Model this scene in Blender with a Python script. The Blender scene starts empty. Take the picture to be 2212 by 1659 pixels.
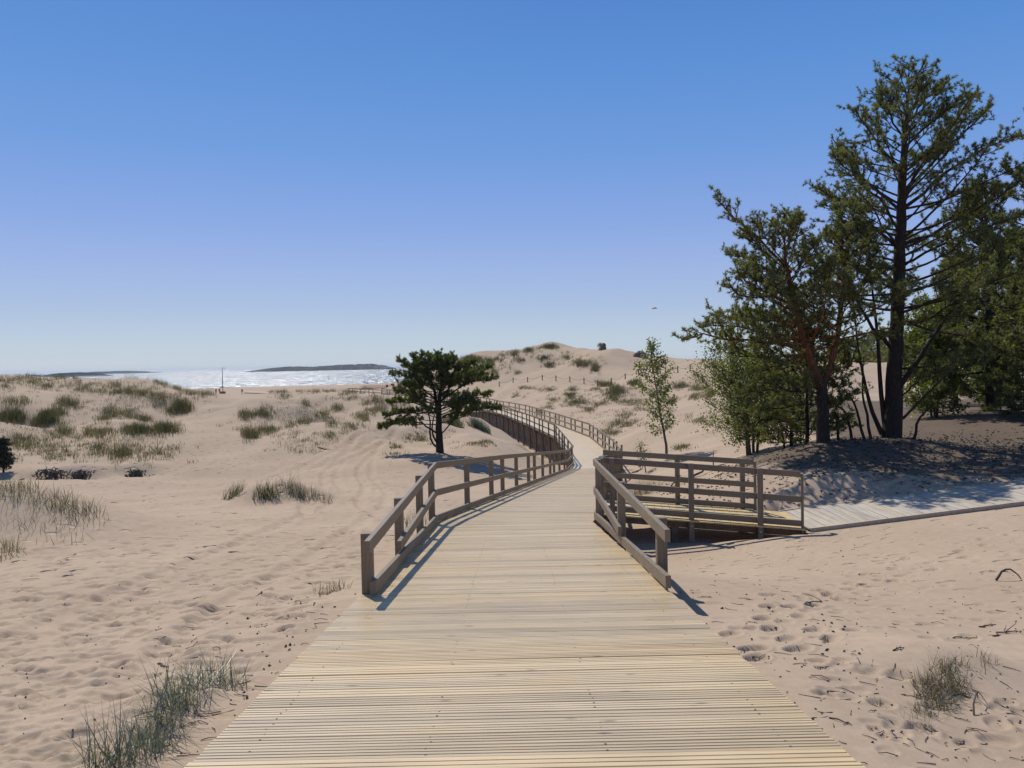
import bpy, math, random
import numpy as np
from mathutils import Vector, Matrix

# ------------------------------------------------------------------ camera, light, sky
SC = bpy.context.scene
COL = SC.collection
EYE = np.array([0.0, 0.0, 10.0])           # sea level is z = 0
FPX = 799.0
PITCH, ROLL = math.radians(-1.46), math.radians(-1.12)
SUN_EL, SUN_AZ = 51.0, -26.0               # azimuth from +Y towards +X
cam_d = bpy.data.cameras.new('camera')
cam = bpy.data.objects.new('camera', cam_d); COL.objects.link(cam)
cam_d.sensor_width = 36.0; cam_d.lens = 36.0 * FPX / 1024.0
cam_d.clip_start = 0.05; cam_d.clip_end = 90000
CR = Matrix.Rotation(math.pi / 2 + PITCH, 3, 'X') @ Matrix.Rotation(ROLL, 3, 'Z')
cam.matrix_world = Matrix.Translation(Vector(EYE)) @ CR.to_4x4()
SC.camera = cam
RCAM = np.array(CR)

w = bpy.data.worlds.new('World'); SC.world = w; w.use_nodes = True
nt = w.node_tree; nt.nodes.clear()
sky = nt.nodes.new('ShaderNodeTexSky'); sky.sky_type = 'NISHITA'; sky.sun_disc = False
sky.sun_elevation = math.radians(SUN_EL); sky.sun_rotation = math.radians(SUN_AZ)
sky.altitude = 0; sky.air_density = 1.0; sky.dust_density = 0.6; sky.ozone_density = 3.0
bg = nt.nodes.new('ShaderNodeBackground'); bg.inputs['Strength'].default_value = 0.1
wo = nt.nodes.new('ShaderNodeOutputWorld')
# clear maritime air: pale at the horizon, deep blue above (the same all round)
tcw = nt.nodes.new('ShaderNodeTexCoord'); sxyz = nt.nodes.new('ShaderNodeSeparateXYZ'); nt.links.new(tcw.outputs['Generated'], sxyz.inputs[0])
rmp = nt.nodes.new('ShaderNodeValToRGB'); els = rmp.color_ramp.elements
SKY = [(0.0, (202, 216, 229)), (0.03, (190, 209, 229)), (0.07, (172, 194, 231)), (0.11, (159, 184, 234)), (0.17, (138, 170, 234)), (0.25, (110, 158, 228)), (0.34, (88, 146, 221)), (0.46, (70, 126, 208)), (0.75, (78, 118, 180)), (1.0, (82, 116, 170))]
while len(els) < len(SKY): els.new(0.5)
for e_, (p_, c_) in zip(els, SKY):
    e_.position = p_; e_.color = tuple(((v / 255 + 0.055) / 1.055) ** 2.4 for v in c_) + (1,)
nt.links.new(sxyz.outputs[2], rmp.inputs[0])
scl = nt.nodes.new('ShaderNodeVectorMath'); scl.operation = 'SCALE'; scl.inputs['Scale'].default_value = 10.9; nt.links.new(rmp.outputs[0], scl.inputs[0])
mxs = nt.nodes.new('ShaderNodeMix'); mxs.data_type = 'RGBA'; mxs.inputs[0].default_value = 0.86
nt.links.new(sky.outputs[0], mxs.inputs[6]); nt.links.new(scl.outputs[0], mxs.inputs[7])
nt.links.new(mxs.outputs[2], bg.inputs['Color']); nt.links.new(bg.outputs[0], wo.inputs['Surface'])

sl = bpy.data.lights.new('sun', 'SUN'); sl.energy = 5.0; sl.angle = math.radians(0.53); sl.color = (1.0, 0.95, 0.87)
sun = bpy.data.objects.new('sun', sl); COL.objects.link(sun)
_e, _a = math.radians(SUN_EL), math.radians(SUN_AZ)
SDIR = Vector((math.sin(_a) * math.cos(_e), math.cos(_a) * math.cos(_e), math.sin(_e)))
sun.rotation_euler = SDIR.to_track_quat('Z', 'Y').to_euler(); sun.location = (0, 0, 60)

vs = SC.view_settings
vs.view_transform = 'Standard'; vs.look = 'None'; vs.gamma = 1.0; vs.use_curve_mapping = False
vs.exposure = -0.2
SC.display_settings.display_device = 'sRGB'

rng = np.random.default_rng(7)
random.seed(7)

# ------------------------------------------------------------------ helpers
def at(px, py, d):
    c = np.array([(px - 512) / FPX, (384 - py) / FPX, -1.0]) * d
    return EYE + RCAM @ c

def V(px, py, d):                           # the same from the 2212-wide view of the photograph
    return at(px * 0.46293, py * 0.46293, d)

def tag(o, label=None, cat=None, group=None, kind=None):
    if label: o['label'] = label
    if cat: o['category'] = cat
    if group: o['group'] = group
    if kind: o['kind'] = kind
    return o

def empty(name, loc, label, cat, group=None):
    o = bpy.data.objects.new(name, None); COL.objects.link(o)
    o.location = [float(v) for v in loc]; o.empty_display_size = 0.2
    return tag(o, label, cat, group)

class MB:
    """collects vertices and faces; build() links them as one mesh object"""
    def __init__(self):
        self.v = []; self.f = []; self.n = 0; self.t = []
    def add(self, verts, faces, tint=None):
        verts = np.asarray(verts, float).reshape(-1, 3)
        for fa in (faces if isinstance(faces, list) and len(faces) and isinstance(faces[0], np.ndarray) and faces[0].ndim == 2 else [np.asarray(faces)]):
            self.f.append(np.asarray(fa, np.int64) + self.n)
        self.v.append(verts); self.n += len(verts)
        self.t.append(np.full(len(verts), 0.5) if tint is None else np.broadcast_to(np.asarray(tint, float), (len(verts),)))
        return self
    def box(self, c, half, ax=None):
        ax = np.eye(3) if ax is None else np.asarray(ax, float)
        s = np.array([[x, y, z] for x in (-1, 1) for y in (-1, 1) for z in (-1, 1)], float) * np.asarray(half)
        f = np.array([[0, 1, 3, 2], [4, 6, 7, 5], [0, 4, 5, 1], [2, 3, 7, 6], [0, 2, 6, 4], [1, 5, 7, 3]])
        return self.add(np.asarray(c) + s @ ax, f)
    def bevbox(self, c, half, ax=None, b=0.006):
        """box with chamfered edges"""
        ax = np.eye(3) if ax is None else np.asarray(ax, float)
        h = np.asarray(half, float); pts = []
        idx = {}
        for sx in (-1, 1):
            for sy in (-1, 1):
                for sz in (-1, 1):
                    s = np.array([sx, sy, sz])
                    for k in range(3):
                        p = s * (h - b); p[k] = s[k] * h[k]
                        idx[(sx, sy, sz, k)] = len(pts); pts.append(p)
        quads = []; tris = []
        for k in range(3):
            a, c2 = (k + 1) % 3, (k + 2) % 3
            for sk in (-1, 1):
                q = []
                for (sa, sb) in ((-1, -1), (1, -1), (1, 1), (-1, 1)):
                    s = [0, 0, 0]; s[k] = sk; s[a] = sa; s[c2] = sb
                    q.append(idx[(s[0], s[1], s[2], k)])
                quads.append(q if sk > 0 else q[::-1])
            for sa in (-1, 1):
                for sb in (-1, 1):
                    q = []
                    for (sk, kk) in ((-1, a), (1, a), (1, c2), (-1, c2)):
                        s = [0, 0, 0]; s[k] = sk; s[a] = sa; s[c2] = sb
                        q.append(idx[(s[0], s[1], s[2], kk)])
                    quads.append(q if sa * sb < 0 else q[::-1])
        for sx in (-1, 1):
            for sy in (-1, 1):
                for sz in (-1, 1):
                    q = [idx[(sx, sy, sz, k)] for k in range(3)]
                    tris.append(q if sx * sy * sz > 0 else q[::-1])
        return self.add(np.asarray(c) + np.array(pts) @ ax, [np.array(quads), np.array(tris)])
    def tube(self, pts, rad, n=6, tint=None, cap=True):
        pts = np.asarray(pts, float); m = len(pts)
        rad = np.broadcast_to(np.asarray(rad, float), (m,))
        d = np.gradient(pts, axis=0); d /= np.linalg.norm(d, axis=1)[:, None] + 1e-9
        ref = np.array([0.0, 0, 1.0]) if abs(d[:, 2]).mean() < 0.8 else np.array([1.0, 0, 0])
        a = np.cross(d, ref); a /= np.linalg.norm(a, axis=1)[:, None] + 1e-9
        b = np.cross(d, a)
        th = np.arange(n) * 2 * np.pi / n
        vv = pts[:, None] + rad[:, None, None] * (np.cos(th)[None, :, None] * a[:, None] + np.sin(th)[None, :, None] * b[:, None])
        i = np.arange(m - 1)[:, None] * n; k = np.arange(n)[None]; k2 = (k + 1) % n
        q = np.stack([i + k, i + k2, i + n + k2, i + n + k], -1).reshape(-1, 4)
        fs = [q]
        if cap and n >= 3:
            fs += [np.arange(n)[None, :], (np.arange(n)[::-1] + (m - 1) * n)[None, :]]
        return self.add(vv.reshape(-1, 3), fs, tint)
    def build(self, name, mat, parent=None, smooth=False, origin=None, attr=False):
        v = np.concatenate(self.v) if self.v else np.zeros((0, 3))
        o0 = np.zeros(3)
        if origin is not None: o0 = np.asarray(origin, float)
        elif parent is not None: o0 = np.array(parent.matrix_world.translation) if False else np.array(parent_loc(parent))
        v = v - o0
        me = bpy.data.meshes.new(name)
        me.vertices.add(len(v)); me.vertices.foreach_set('co', v.astype(np.float32).ravel())
        lt = np.concatenate([np.full(len(f), f.shape[1], np.int32) for f in self.f])
        li = np.concatenate([f.ravel() for f in self.f]).astype(np.int32)
        me.loops.add(len(li)); me.loops.foreach_set('vertex_index', li)
        me.polygons.add(len(lt))
        ls = np.zeros(len(lt), np.int32); ls[1:] = np.cumsum(lt)[:-1]
        me.polygons.foreach_set('loop_start', ls); me.polygons.foreach_set('loop_total', lt)
        me.polygons.foreach_set('use_smooth', np.full(len(lt), bool(smooth)))
        me.update(calc_edges=True)
        if attr:
            at_ = me.attributes.new('tint', 'FLOAT', 'POINT')
            at_.data.foreach_set('value', np.concatenate(self.t).astype(np.float32))
        if mat: me.materials.append(mat)
        o = bpy.data.objects.new(name, me); COL.objects.link(o)
        if parent is not None: o.parent = parent
        elif origin is not None: o.location = o0.tolist()
        return o

def parent_loc(p):
    l = np.array(p.location)
    while p.parent is not None:
        p = p.parent; l = l + np.array(p.location)
    return l

def norm(v):
    v = np.asarray(v, float); return v / (np.linalg.norm(v) + 1e-12)

# ------------------------------------------------------------------ materials
def mat(name):
    m = bpy.data.materials.new(name); m.use_nodes = True
    t = m.node_tree; t.nodes.clear()
    out = t.nodes.new('ShaderNodeOutputMaterial')
    return m, t, out
def N(t, typ, **kw):
    n = t.nodes.new('ShaderNode' + typ)
    for k, v in kw.items():
        if k in n.inputs: n.inputs[k].default_value = v
        else: setattr(n, k, v)
    return n
def L(t, a, b): t.links.new(a, b)
def ramp(t, fac, stops):
    r = t.nodes.new('ShaderNodeValToRGB'); e = r.color_ramp.elements
    while len(e) < len(stops): e.new(0.5)
    for i, (p, c) in enumerate(stops):
        e[i].position = p; e[i].color = (*c, 1) if len(c) == 3 else c
    L(t, fac, r.inputs[0]); return r
def mixc(t, fac, a, b, mode='MIX'):
    n = t.nodes.new('ShaderNodeMix'); n.data_type = 'RGBA'; n.blend_type = mode
    for k, v in ((0, fac), (6, a), (7, b)):
        if hasattr(v, 'links') or hasattr(v, 'is_linked'): L(t, v, n.inputs[k])
        elif k == 0: n.inputs[0].default_value = v
        else: n.inputs[k].default_value = (*v, 1)
    return n.outputs[2]
def mth(t, op, a, b=None, clamp=False):
    n = t.nodes.new('ShaderNodeMath'); n.operation = op; n.use_clamp = clamp
    for k, v in ((0, a), (1, b)):
        if v is None: continue
        if hasattr(v, 'is_linked'): L(t, v, n.inputs[k])
        else: n.inputs[k].default_value = v
    return n.outputs[0]

def plank_material(name, cols, rough=0.55, knot=True, ax=(1.2, 26, 26), rnd=1.0, spec=0.5, bump=0.25):
    m, t, out = mat(name)
    tc = N(t, 'TexCoord'); oi = N(t, 'ObjectInfo')
    mp = N(t, 'Mapping'); mp.inputs['Scale'].default_value = ax
    off = N(t, 'CombineXYZ')
    r1 = mth(t, 'MULTIPLY', oi.outputs['Random'], 97.0); r2 = mth(t, 'MULTIPLY', oi.outputs['Random'], 41.0)
    L(t, r1, off.inputs[0]); L(t, r2, off.inputs[1]); L(t, r1, off.inputs[2])
    ad = N(t, 'VectorMath', operation='ADD'); L(t, tc.outputs['Object'], ad.inputs[0]); L(t, off.outputs[0], ad.inputs[1])
    L(t, ad.outputs[0], mp.inputs[0])
    n1 = N(t, 'TexNoise', Scale=1.0, Detail=6.0, Roughness=0.62); L(t, mp.outputs[0], n1.inputs['Vector'])
    n2 = N(t, 'TexNoise', Scale=1.3, Detail=3.0, Roughness=0.55); L(t, ad.outputs[0], n2.inputs['Vector'])
    c = ramp(t, n1.outputs[0], [(0.28, cols[0]), (0.5, cols[1]), (0.72, cols[2])]).outputs[0]
    # board to board variation and broad stains
    rr = ramp(t, oi.outputs['Random'], [(0.0, (0.82, 0.80, 0.77)), (0.3, (1.0, 0.99, 0.97)), (0.6, (1.05, 1.0, 0.90)), (0.8, (0.93, 0.9, 0.86)), (1.0, (1.0, 0.92, 0.78))]).outputs[0]
    c = mixc(t, rnd, c, rr, 'MULTIPLY')
    st = ramp(t, n2.outputs[0], [(0.35, (0.8, 0.8, 0.82)), (0.55, (1, 1, 1)), (0.75, (1.08, 0.98, 0.82))]).outputs[0]
    c = mixc(t, 0.5, c, st, 'MULTIPLY')
    if knot:
        mk = N(t, 'Mapping'); mk.inputs['Scale'].default_value = (2.6, 7, 7); L(t, ad.outputs[0], mk.inputs[0])
        vo = N(t, 'TexVoronoi', Scale=1.0); L(t, mk.outputs[0], vo.inputs['Vector'])
        kf = ramp(t, vo.outputs['Distance'], [(0.05, (1, 1, 1)), (0.13, (0, 0, 0))]).outputs[0]
        c = mixc(t, mth(t, 'MULTIPLY', kf, 0.6), c, (0.13, 0.085, 0.045))
    b = N(t, 'BsdfPrincipled'); L(t, c, b.inputs['Base Color']); b.inputs['Roughness'].default_value = rough
    b.inputs['Specular IOR Level'].default_value = spec
    bp = N(t, 'Bump', Strength=bump, Distance=0.004); L(t, n1.outputs[0], bp.inputs['Height']); L(t, bp.outputs[0], b.inputs['Normal'])
    L(t, b.outputs[0], out.inputs[0])
    return m

M = {}
M['plank'] = plank_material('deck_pine', [(0.47, 0.345, 0.185), (0.625, 0.485, 0.285), (0.69, 0.555, 0.35)], rough=0.38, spec=0.6, ax=(1.0, 60, 60))
M['ramp_plank'] = plank_material('ramp_pine', [(0.48, 0.34, 0.15), (0.62, 0.475, 0.235), (0.68, 0.54, 0.31)], rough=0.5)
M['old_plank'] = plank_material('weathered_boards', [(0.31, 0.27, 0.22), (0.44, 0.39, 0.325), (0.52, 0.465, 0.395)], rough=0.7, ax=(26, 1.2, 26))
RC = [(0.15, 0.113, 0.075), (0.205, 0.162, 0.113), (0.27, 0.222, 0.162)]
M['rail'] = plank_material('rail_timber', RC, rough=0.55, ax=(110, 2.5, 110), rnd=0.6, bump=0.06, spec=0.35)
M['post'] = plank_material('post_timber', RC, rough=0.55, ax=(110, 110, 2.5), rnd=0.6, bump=0.06, spec=0.35)
M['beam'] = plank_material('beam_timber', [(0.085, 0.064, 0.042), (0.13, 0.098, 0.064), (0.17, 0.13, 0.088)], rough=0.7, ax=(8, 8, 8), rnd=0.6)

def flat_mat(name, col, rough=0.7, metal=0.0, noise=0.25, scale=8.0):
    m, t, out = mat(name)
    tc = N(t, 'TexCoord'); n = N(t, 'TexNoise', Scale=scale, Detail=4.0); L(t, tc.outputs['Object'], n.inputs['Vector'])
    c0 = tuple(v * (1 - noise) for v in col); c1 = tuple(min(1, v * (1 + noise)) for v in col)
    c = ramp(t, n.outputs[0], [(0.3, c0), (0.7, c1)]).outputs[0]
    b = N(t, 'BsdfPrincipled', Roughness=rough, Metallic=metal); L(t, c, b.inputs['Base Color'])
    L(t, b.outputs[0], out.inputs[0]); return m
M['steel'] = flat_mat('screw_steel', (0.35, 0.33, 0.3), 0.45, 0.8)
M['screw'] = flat_mat('screw_hole', (0.09, 0.07, 0.05), 0.8)
M['fence_post'] = flat_mat('dark_fence_post', (0.16, 0.105, 0.07), 0.8)
M['rope'] = flat_mat('old_rope', (0.23, 0.19, 0.14), 0.9)
M['cone'] = flat_mat('pine_cone_bits', (0.07, 0.05, 0.035), 0.9, noise=0.4)
M['stick'] = flat_mat('dead_wood', (0.085, 0.065, 0.05), 0.85, noise=0.4)
M['red'] = flat_mat('red_paint', (0.45, 0.05, 0.04), 0.5)
M['pole'] = flat_mat('grey_mast', (0.14, 0.14, 0.15), 0.5)
M['dark_cloth'] = flat_mat('dark_clothes', (0.03, 0.03, 0.04), 0.9)
M['brown_cloth'] = flat_mat('rust_clothes', (0.16, 0.07, 0.04), 0.9)
M['skin'] = flat_mat('skin', (0.4, 0.25, 0.18), 0.6)
M['bird'] = flat_mat('gull_feathers', (0.5, 0.5, 0.52), 0.7)
M['wrack'] = flat_mat('beach_wrack', (0.24, 0.12, 0.07), 0.9, noise=0.5, scale=1.5)
M['peat'] = flat_mat('peaty_sand', (0.17, 0.12, 0.08), 0.95, noise=0.5, scale=3.0)

def bark_material(name, low, high, z0, z1):
    m, t, out = mat(name)
    tc = N(t, 'TexCoord'); sp = N(t, 'SeparateXYZ'); L(t, tc.outputs['Object'], sp.inputs[0])
    mr = N(t, 'MapRange'); L(t, sp.outputs[2], mr.inputs[0]); mr.inputs[1].default_value = z0; mr.inputs[2].default_value = z1
    mp = N(t, 'Mapping'); mp.inputs['Scale'].default_value = (22, 22, 5); L(t, tc.outputs['Object'], mp.inputs[0])
    n = N(t, 'TexVoronoi', Scale=1.0); L(t, mp.outputs[0], n.inputs['Vector'])
    n2 = N(t, 'TexNoise', Scale=3.0, Detail=5.0); L(t, mp.outputs[0], n2.inputs['Vector'])
    c = mixc(t, mr.outputs[0], low, high)
    sh = ramp(t, n.outputs['Distance'], [(0.1, (1.25, 1.2, 1.15)), (0.6, (0.6, 0.58, 0.56))]).outputs[0]
    c = mixc(t, 0.8, c, sh, 'MULTIPLY')
    sh2 = ramp(t, n2.outputs[0], [(0.3, (0.7, 0.7, 0.7)), (0.7, (1.25, 1.22, 1.2))]).outputs[0]
    c = mixc(t, 0.7, c, sh2, 'MULTIPLY')
    b = N(t, 'BsdfPrincipled', Roughness=0.9); L(t, c, b.inputs['Base Color'])
    b.inputs['Specular IOR Level'].default_value = 0.2
    bp = N(t, 'Bump', Strength=0.8, Distance=0.02); L(t, n.outputs['Distance'], bp.inputs['Height']); L(t, bp.outputs[0], b.inputs['Normal'])
    L(t, b.outputs[0], out.inputs[0]); return m
M['bark'] = bark_material('pine_bark', (0.05, 0.04, 0.032), (0.075, 0.05, 0.034), 3.0, 8.0)
M['bark_red'] = bark_material('orange_pine_bark', (0.05, 0.04, 0.032), (0.20, 0.085, 0.042), 1.5, 2.3)
M['bark_grey'] = bark_material('aspen_bark', (0.12, 0.11, 0.09), (0.16, 0.15, 0.12), 0.5, 3.0)
M['bark_birch'] = bark_material('birch_bark', (0.16, 0.14, 0.12), (0.25, 0.22, 0.18), 0.3, 3.0)

def leaf_material(name, stops, trans=0.35, rough=0.6, gloss=0.04):
    m, t, out = mat(name)
    a = N(t, 'Attribute', attribute_name='tint')
    c = ramp(t, a.outputs['Fac'], stops).outputs[0]
    d = N(t, 'BsdfDiffuse'); L(t, c, d.inputs[0])
    tr = N(t, 'BsdfTranslucent'); c2 = mixc(t, 1.0, c, (1.25, 1.3, 0.7), 'MULTIPLY'); L(t, c2, tr.inputs[0])
    mx = N(t, 'MixShader'); mx.inputs[0].default_value = trans; L(t, d.outputs[0], mx.inputs[1]); L(t, tr.outputs[0], mx.inputs[2])
    g = N(t, 'BsdfGlossy', Roughness=rough); g.inputs[0].default_value = (1, 1, 1, 1)
    mx2 = N(t, 'MixShader'); mx2.inputs[0].default_value = gloss; L(t, mx.outputs[0], mx2.inputs[1]); L(t, g.outputs[0], mx2.inputs[2])
    L(t, mx2.outputs[0], out.inputs[0]); return m
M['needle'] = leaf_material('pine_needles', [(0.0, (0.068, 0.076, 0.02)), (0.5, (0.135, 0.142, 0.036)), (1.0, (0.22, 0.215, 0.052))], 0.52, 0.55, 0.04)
M['needle_lone'] = leaf_material('young_pine_needles', [(0.0, (0.042, 0.058, 0.013)), (0.5, (0.085, 0.108, 0.022)), (1.0, (0.15, 0.172, 0.034))], 0.48, 0.5, 0.04)
M['leaf'] = leaf_material('green_leaves', [(0.0, (0.06, 0.078, 0.014)), (0.5, (0.125, 0.148, 0.024)), (1.0, (0.21, 0.225, 0.04))], 0.6, 0.5, 0.04)
M['leaf_birch'] = leaf_material('birch_leaves', [(0.0, (0.085, 0.105, 0.02)), (0.5, (0.14, 0.165, 0.03)), (1.0, (0.22, 0.24, 0.06))], 0.55, 0.4, 0.06)
M['grass'] = leaf_material('marram_grass', [(0.0, (0.055, 0.06, 0.024)), (0.45, (0.10, 0.10, 0.04)), (0.75, (0.18, 0.15, 0.072)), (1.0, (0.30, 0.225, 0.12))], 0.35, 0.5, 0.04)
M['grass_blue'] = leaf_material('lyme_grass', [(0.0, (0.06, 0.08, 0.048)), (0.5, (0.095, 0.12, 0.07)), (0.75, (0.15, 0.16, 0.08)), (1.0, (0.30, 0.22, 0.12))], 0.3, 0.45, 0.08)
M['grass_dry'] = leaf_material('dry_grass', [(0.0, (0.065, 0.058, 0.03)), (0.4, (0.15, 0.12, 0.062)), (1.0, (0.34, 0.26, 0.15))], 0.3, 0.5, 0.05)
M['juniper'] = leaf_material('juniper_green', [(0.0, (0.02, 0.032, 0.015)), (1.0, (0.04, 0.06, 0.025))], 0.15)
M['far_wood'] = flat_mat('far_forest', (0.032, 0.042, 0.03), 1.0, noise=0.4, scale=0.05)

def sand_material():
    m, t, out = mat('dune_sand')
    g = N(t, 'NewGeometry'); P = g.outputs['Position']
    n1 = N(t, 'TexNoise', Scale=0.35, Detail=4.0); L(t, P, n1.inputs['Vector'])
    n2 = N(t, 'TexNoise', Scale=7.0, Detail=6.0, Roughness=0.7); L(t, P, n2.inputs['Vector'])
    n3 = N(t, 'TexNoise', Scale=190.0, Detail=2.0); L(t, P, n3.inputs['Vector'])
    c = ramp(t, n1.outputs[0], [(0.3, (0.395, 0.295, 0.205)), (0.7, (0.45, 0.342, 0.24))]).outputs[0]
    c = mixc(t, 0.55, c, ramp(t, n2.outputs[0], [(0.32, (0.82, 0.8, 0.78)), (0.6, (1.04, 1.04, 1.04))]).outputs[0], 'MULTIPLY')
    c = mixc(t, 0.5, c, ramp(t, n3.outputs[0], [(0.3, (0.75, 0.74, 0.73)), (0.7, (1.12, 1.12, 1.12))]).outputs[0], 'MULTIPLY')
    # needle litter under the pines
    a = N(t, 'Attribute', attribute_name='litter')
    mp = N(t, 'Mapping'); mp.inputs['Scale'].default_value = (1, 2.2, 1); L(t, P, mp.inputs[0])
    nl = N(t, 'TexNoise', Scale=2.6, Detail=8.0, Roughness=0.72); L(t, mp.outputs[0], nl.inputs['Vector'])
    lf = mth(t, 'SUBTRACT', mth(t, 'ADD', nl.outputs[0], a.outputs['Fac']), 1.0)
    lf = mth(t, 'MULTIPLY', lf, 6.0, True)
    c = mixc(t, mth(t, 'MULTIPLY', lf, 0.85), c, (0.085, 0.062, 0.045))
    b = N(t, 'BsdfPrincipled', Roughness=0.95); L(t, c, b.inputs['Base Color']); b.inputs['Specular IOR Level'].default_value = 0.15
    # relief: soft lumps, ripples and grain
    nb = N(t, 'TexNoise', Scale=5.5, Detail=4.0, Roughness=0.55); L(t, P, nb.inputs['Vector'])
    b1 = N(t, 'Bump', Strength=0.2, Distance=0.04); L(t, nb.outputs[0], b1.inputs['Height'])
    nw = N(t, 'TexNoise', Scale=1.6, Detail=3.0); L(t, P, nw.inputs['Vector'])
    b0 = N(t, 'Bump', Strength=0.2, Distance=0.14); L(t, nw.outputs[0], b0.inputs['Height']); L(t, b0.outputs[0], b1.inputs['Normal'])
    ap = N(t, 'Attribute', attribute_name='prints')
    mpv = N(t, 'Mapping'); mpv.inputs['Scale'].default_value = (2.0, 3.1, 1.0); mpv.inputs['Rotation'].default_value = (0, 0, 0.35); L(t, P, mpv.inputs[0])
    vp = N(t, 'TexVoronoi', Scale=1.0); L(t, mpv.outputs[0], vp.inputs['Vector'])
    sc_ = N(t, 'SeparateColor'); L(t, vp.outputs['Color'], sc_.inputs[0])
    keep = mth(t, 'MULTIPLY', mth(t, 'GREATER_THAN', mth(t, 'ADD', sc_.outputs[0], mth(t, 'MULTIPLY', n1.outputs[0], 0.9)), 0.72), ap.outputs['Fac'])
    mrp = N(t, 'MapRange', interpolation_type='SMOOTHSTEP'); L(t, vp.outputs['Distance'], mrp.inputs[0]); mrp.inputs[1].default_value = 0.13; mrp.inputs[2].default_value = 0.27; mrp.inputs[3].default_value = 1; mrp.inputs[4].default_value = 0
    hp = mth(t, 'MULTIPLY', mth(t, 'MULTIPLY', mrp.outputs[0], keep), -1.0)
    b15 = N(t, 'Bump', Strength=1.0, Distance=0.055); L(t, hp, b15.inputs['Height']); L(t, b1.outputs[0], b15.inputs['Normal'])
    b2 = N(t, 'Bump', Strength=0.3, Distance=0.004); L(t, n3.outputs[0], b2.inputs['Height']); L(t, b15.outputs[0], b2.inputs['Normal'])
    L(t, b2.outputs[0], b.inputs['Normal'])
    L(t, b.outputs[0], out.inputs[0]); return m
M['sand'] = sand_material()

def sea_material():
    """wind-ruffled water: every point takes the tilt of its own small wave facet"""
    m, t, out = mat('sea_water')
    g = N(t, 'NewGeometry'); P = g.outputs['Position']
    mp = N(t, 'Mapping'); mp.inputs['Scale'].default_value = (0.30, 0.06, 1); L(t, P, mp.inputs[0])
    n = N(t, 'TexNoise', Scale=1.0, Detail=4.0, Roughness=0.6); L(t, mp.outputs[0], n.inputs['Vector'])
    mp2 = N(t, 'Mapping'); mp2.inputs['Scale'].default_value = (1.7, 1.1, 1); L(t, P, mp2.inputs[0])
    n2 = N(t, 'TexNoise', Scale=1.0, Detail=2.0, Roughness=0.6); L(t, mp2.outputs[0], n2.inputs['Vector'])
    def tilt(nn, k):
        a = N(t, 'VectorMath', operation='SUBTRACT'); L(t, nn.outputs['Color'], a.inputs[0]); a.inputs[1].default_value = (0.5, 0.5, 0.5)
        b = N(t, 'VectorMath', operation='MULTIPLY'); L(t, a.outputs[0], b.inputs[0]); b.inputs[1].default_value = (k, k * 1.15, 0)
        return b.outputs[0]
    s1 = N(t, 'VectorMath', operation='ADD'); L(t, tilt(n, 1.7), s1.inputs[0]); L(t, tilt(n2, 2.0), s1.inputs[1])
    s2 = N(t, 'VectorMath', operation='ADD'); L(t, s1.outputs[0], s2.inputs[0]); s2.inputs[1].default_value = (0, -0.3, 1)   # from the shore one sees the faces that lean towards it
    s3 = N(t, 'VectorMath', operation='NORMALIZE'); L(t, s2.outputs[0], s3.inputs[0])
    b = N(t, 'BsdfPrincipled', Roughness=0.24, IOR=1.333); b.inputs['Base Color'].default_value = (0.03, 0.07, 0.10, 1)
    L(t, s3.outputs[0], b.inputs['Normal'])
    L(t, b.outputs[0], out.inputs[0]); return m
M['sea'] = sea_material()

# ------------------------------------------------------------------ deck line and its level (used by ground and boardwalk)
DW = 2.96
def deck_z(y):                                # world z of the deck top along the walk
    y = np.asarray(y, float)
    a = -1.4 - 0.105 * y; b = np.full_like(y, -6.3)
    k = 0.12
    return 10 + np.maximum(a, b) + k * np.exp(-np.abs(a - b) / k) * 0.5 + np.maximum(0, y - 112) * 0.02
_raw = np.array([(0.02, -6), (-0.04, 14.8), (5.17, 49.2), (5.0, 66.5), (3.0, 81), (0.0, 100), (-6.0, 121), (-16, 141), (-32, 160), (-60, 175)], float)
def resample(p, step):
    seg = np.linalg.norm(np.diff(p, axis=0), axis=1); s = np.r_[0, np.cumsum(seg)]
    t = np.arange(0, s[-1], step)
    return np.stack([np.interp(t, s, p[:, k]) for k in range(p.shape[1])], 1), t
_cl, _ = resample(_raw, 0.05)
_k = np.ones(15) / 15
CL = np.stack([np.convolve(np.pad(_cl[:, k], 7, mode='edge'), _k, 'valid') for k in range(2)], 1)
CL, CS = resample(CL, 0.05)
CT = np.gradient(CL, axis=0); CT /= np.linalg.norm(CT, axis=1)[:, None]
def cl_at(s):
    p = np.array([np.interp(s, CS, CL[:, k]) for k in range(2)]); tt = norm([np.interp(s, CS, CT[:, k]) for k in range(2)])
    return p, tt

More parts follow.
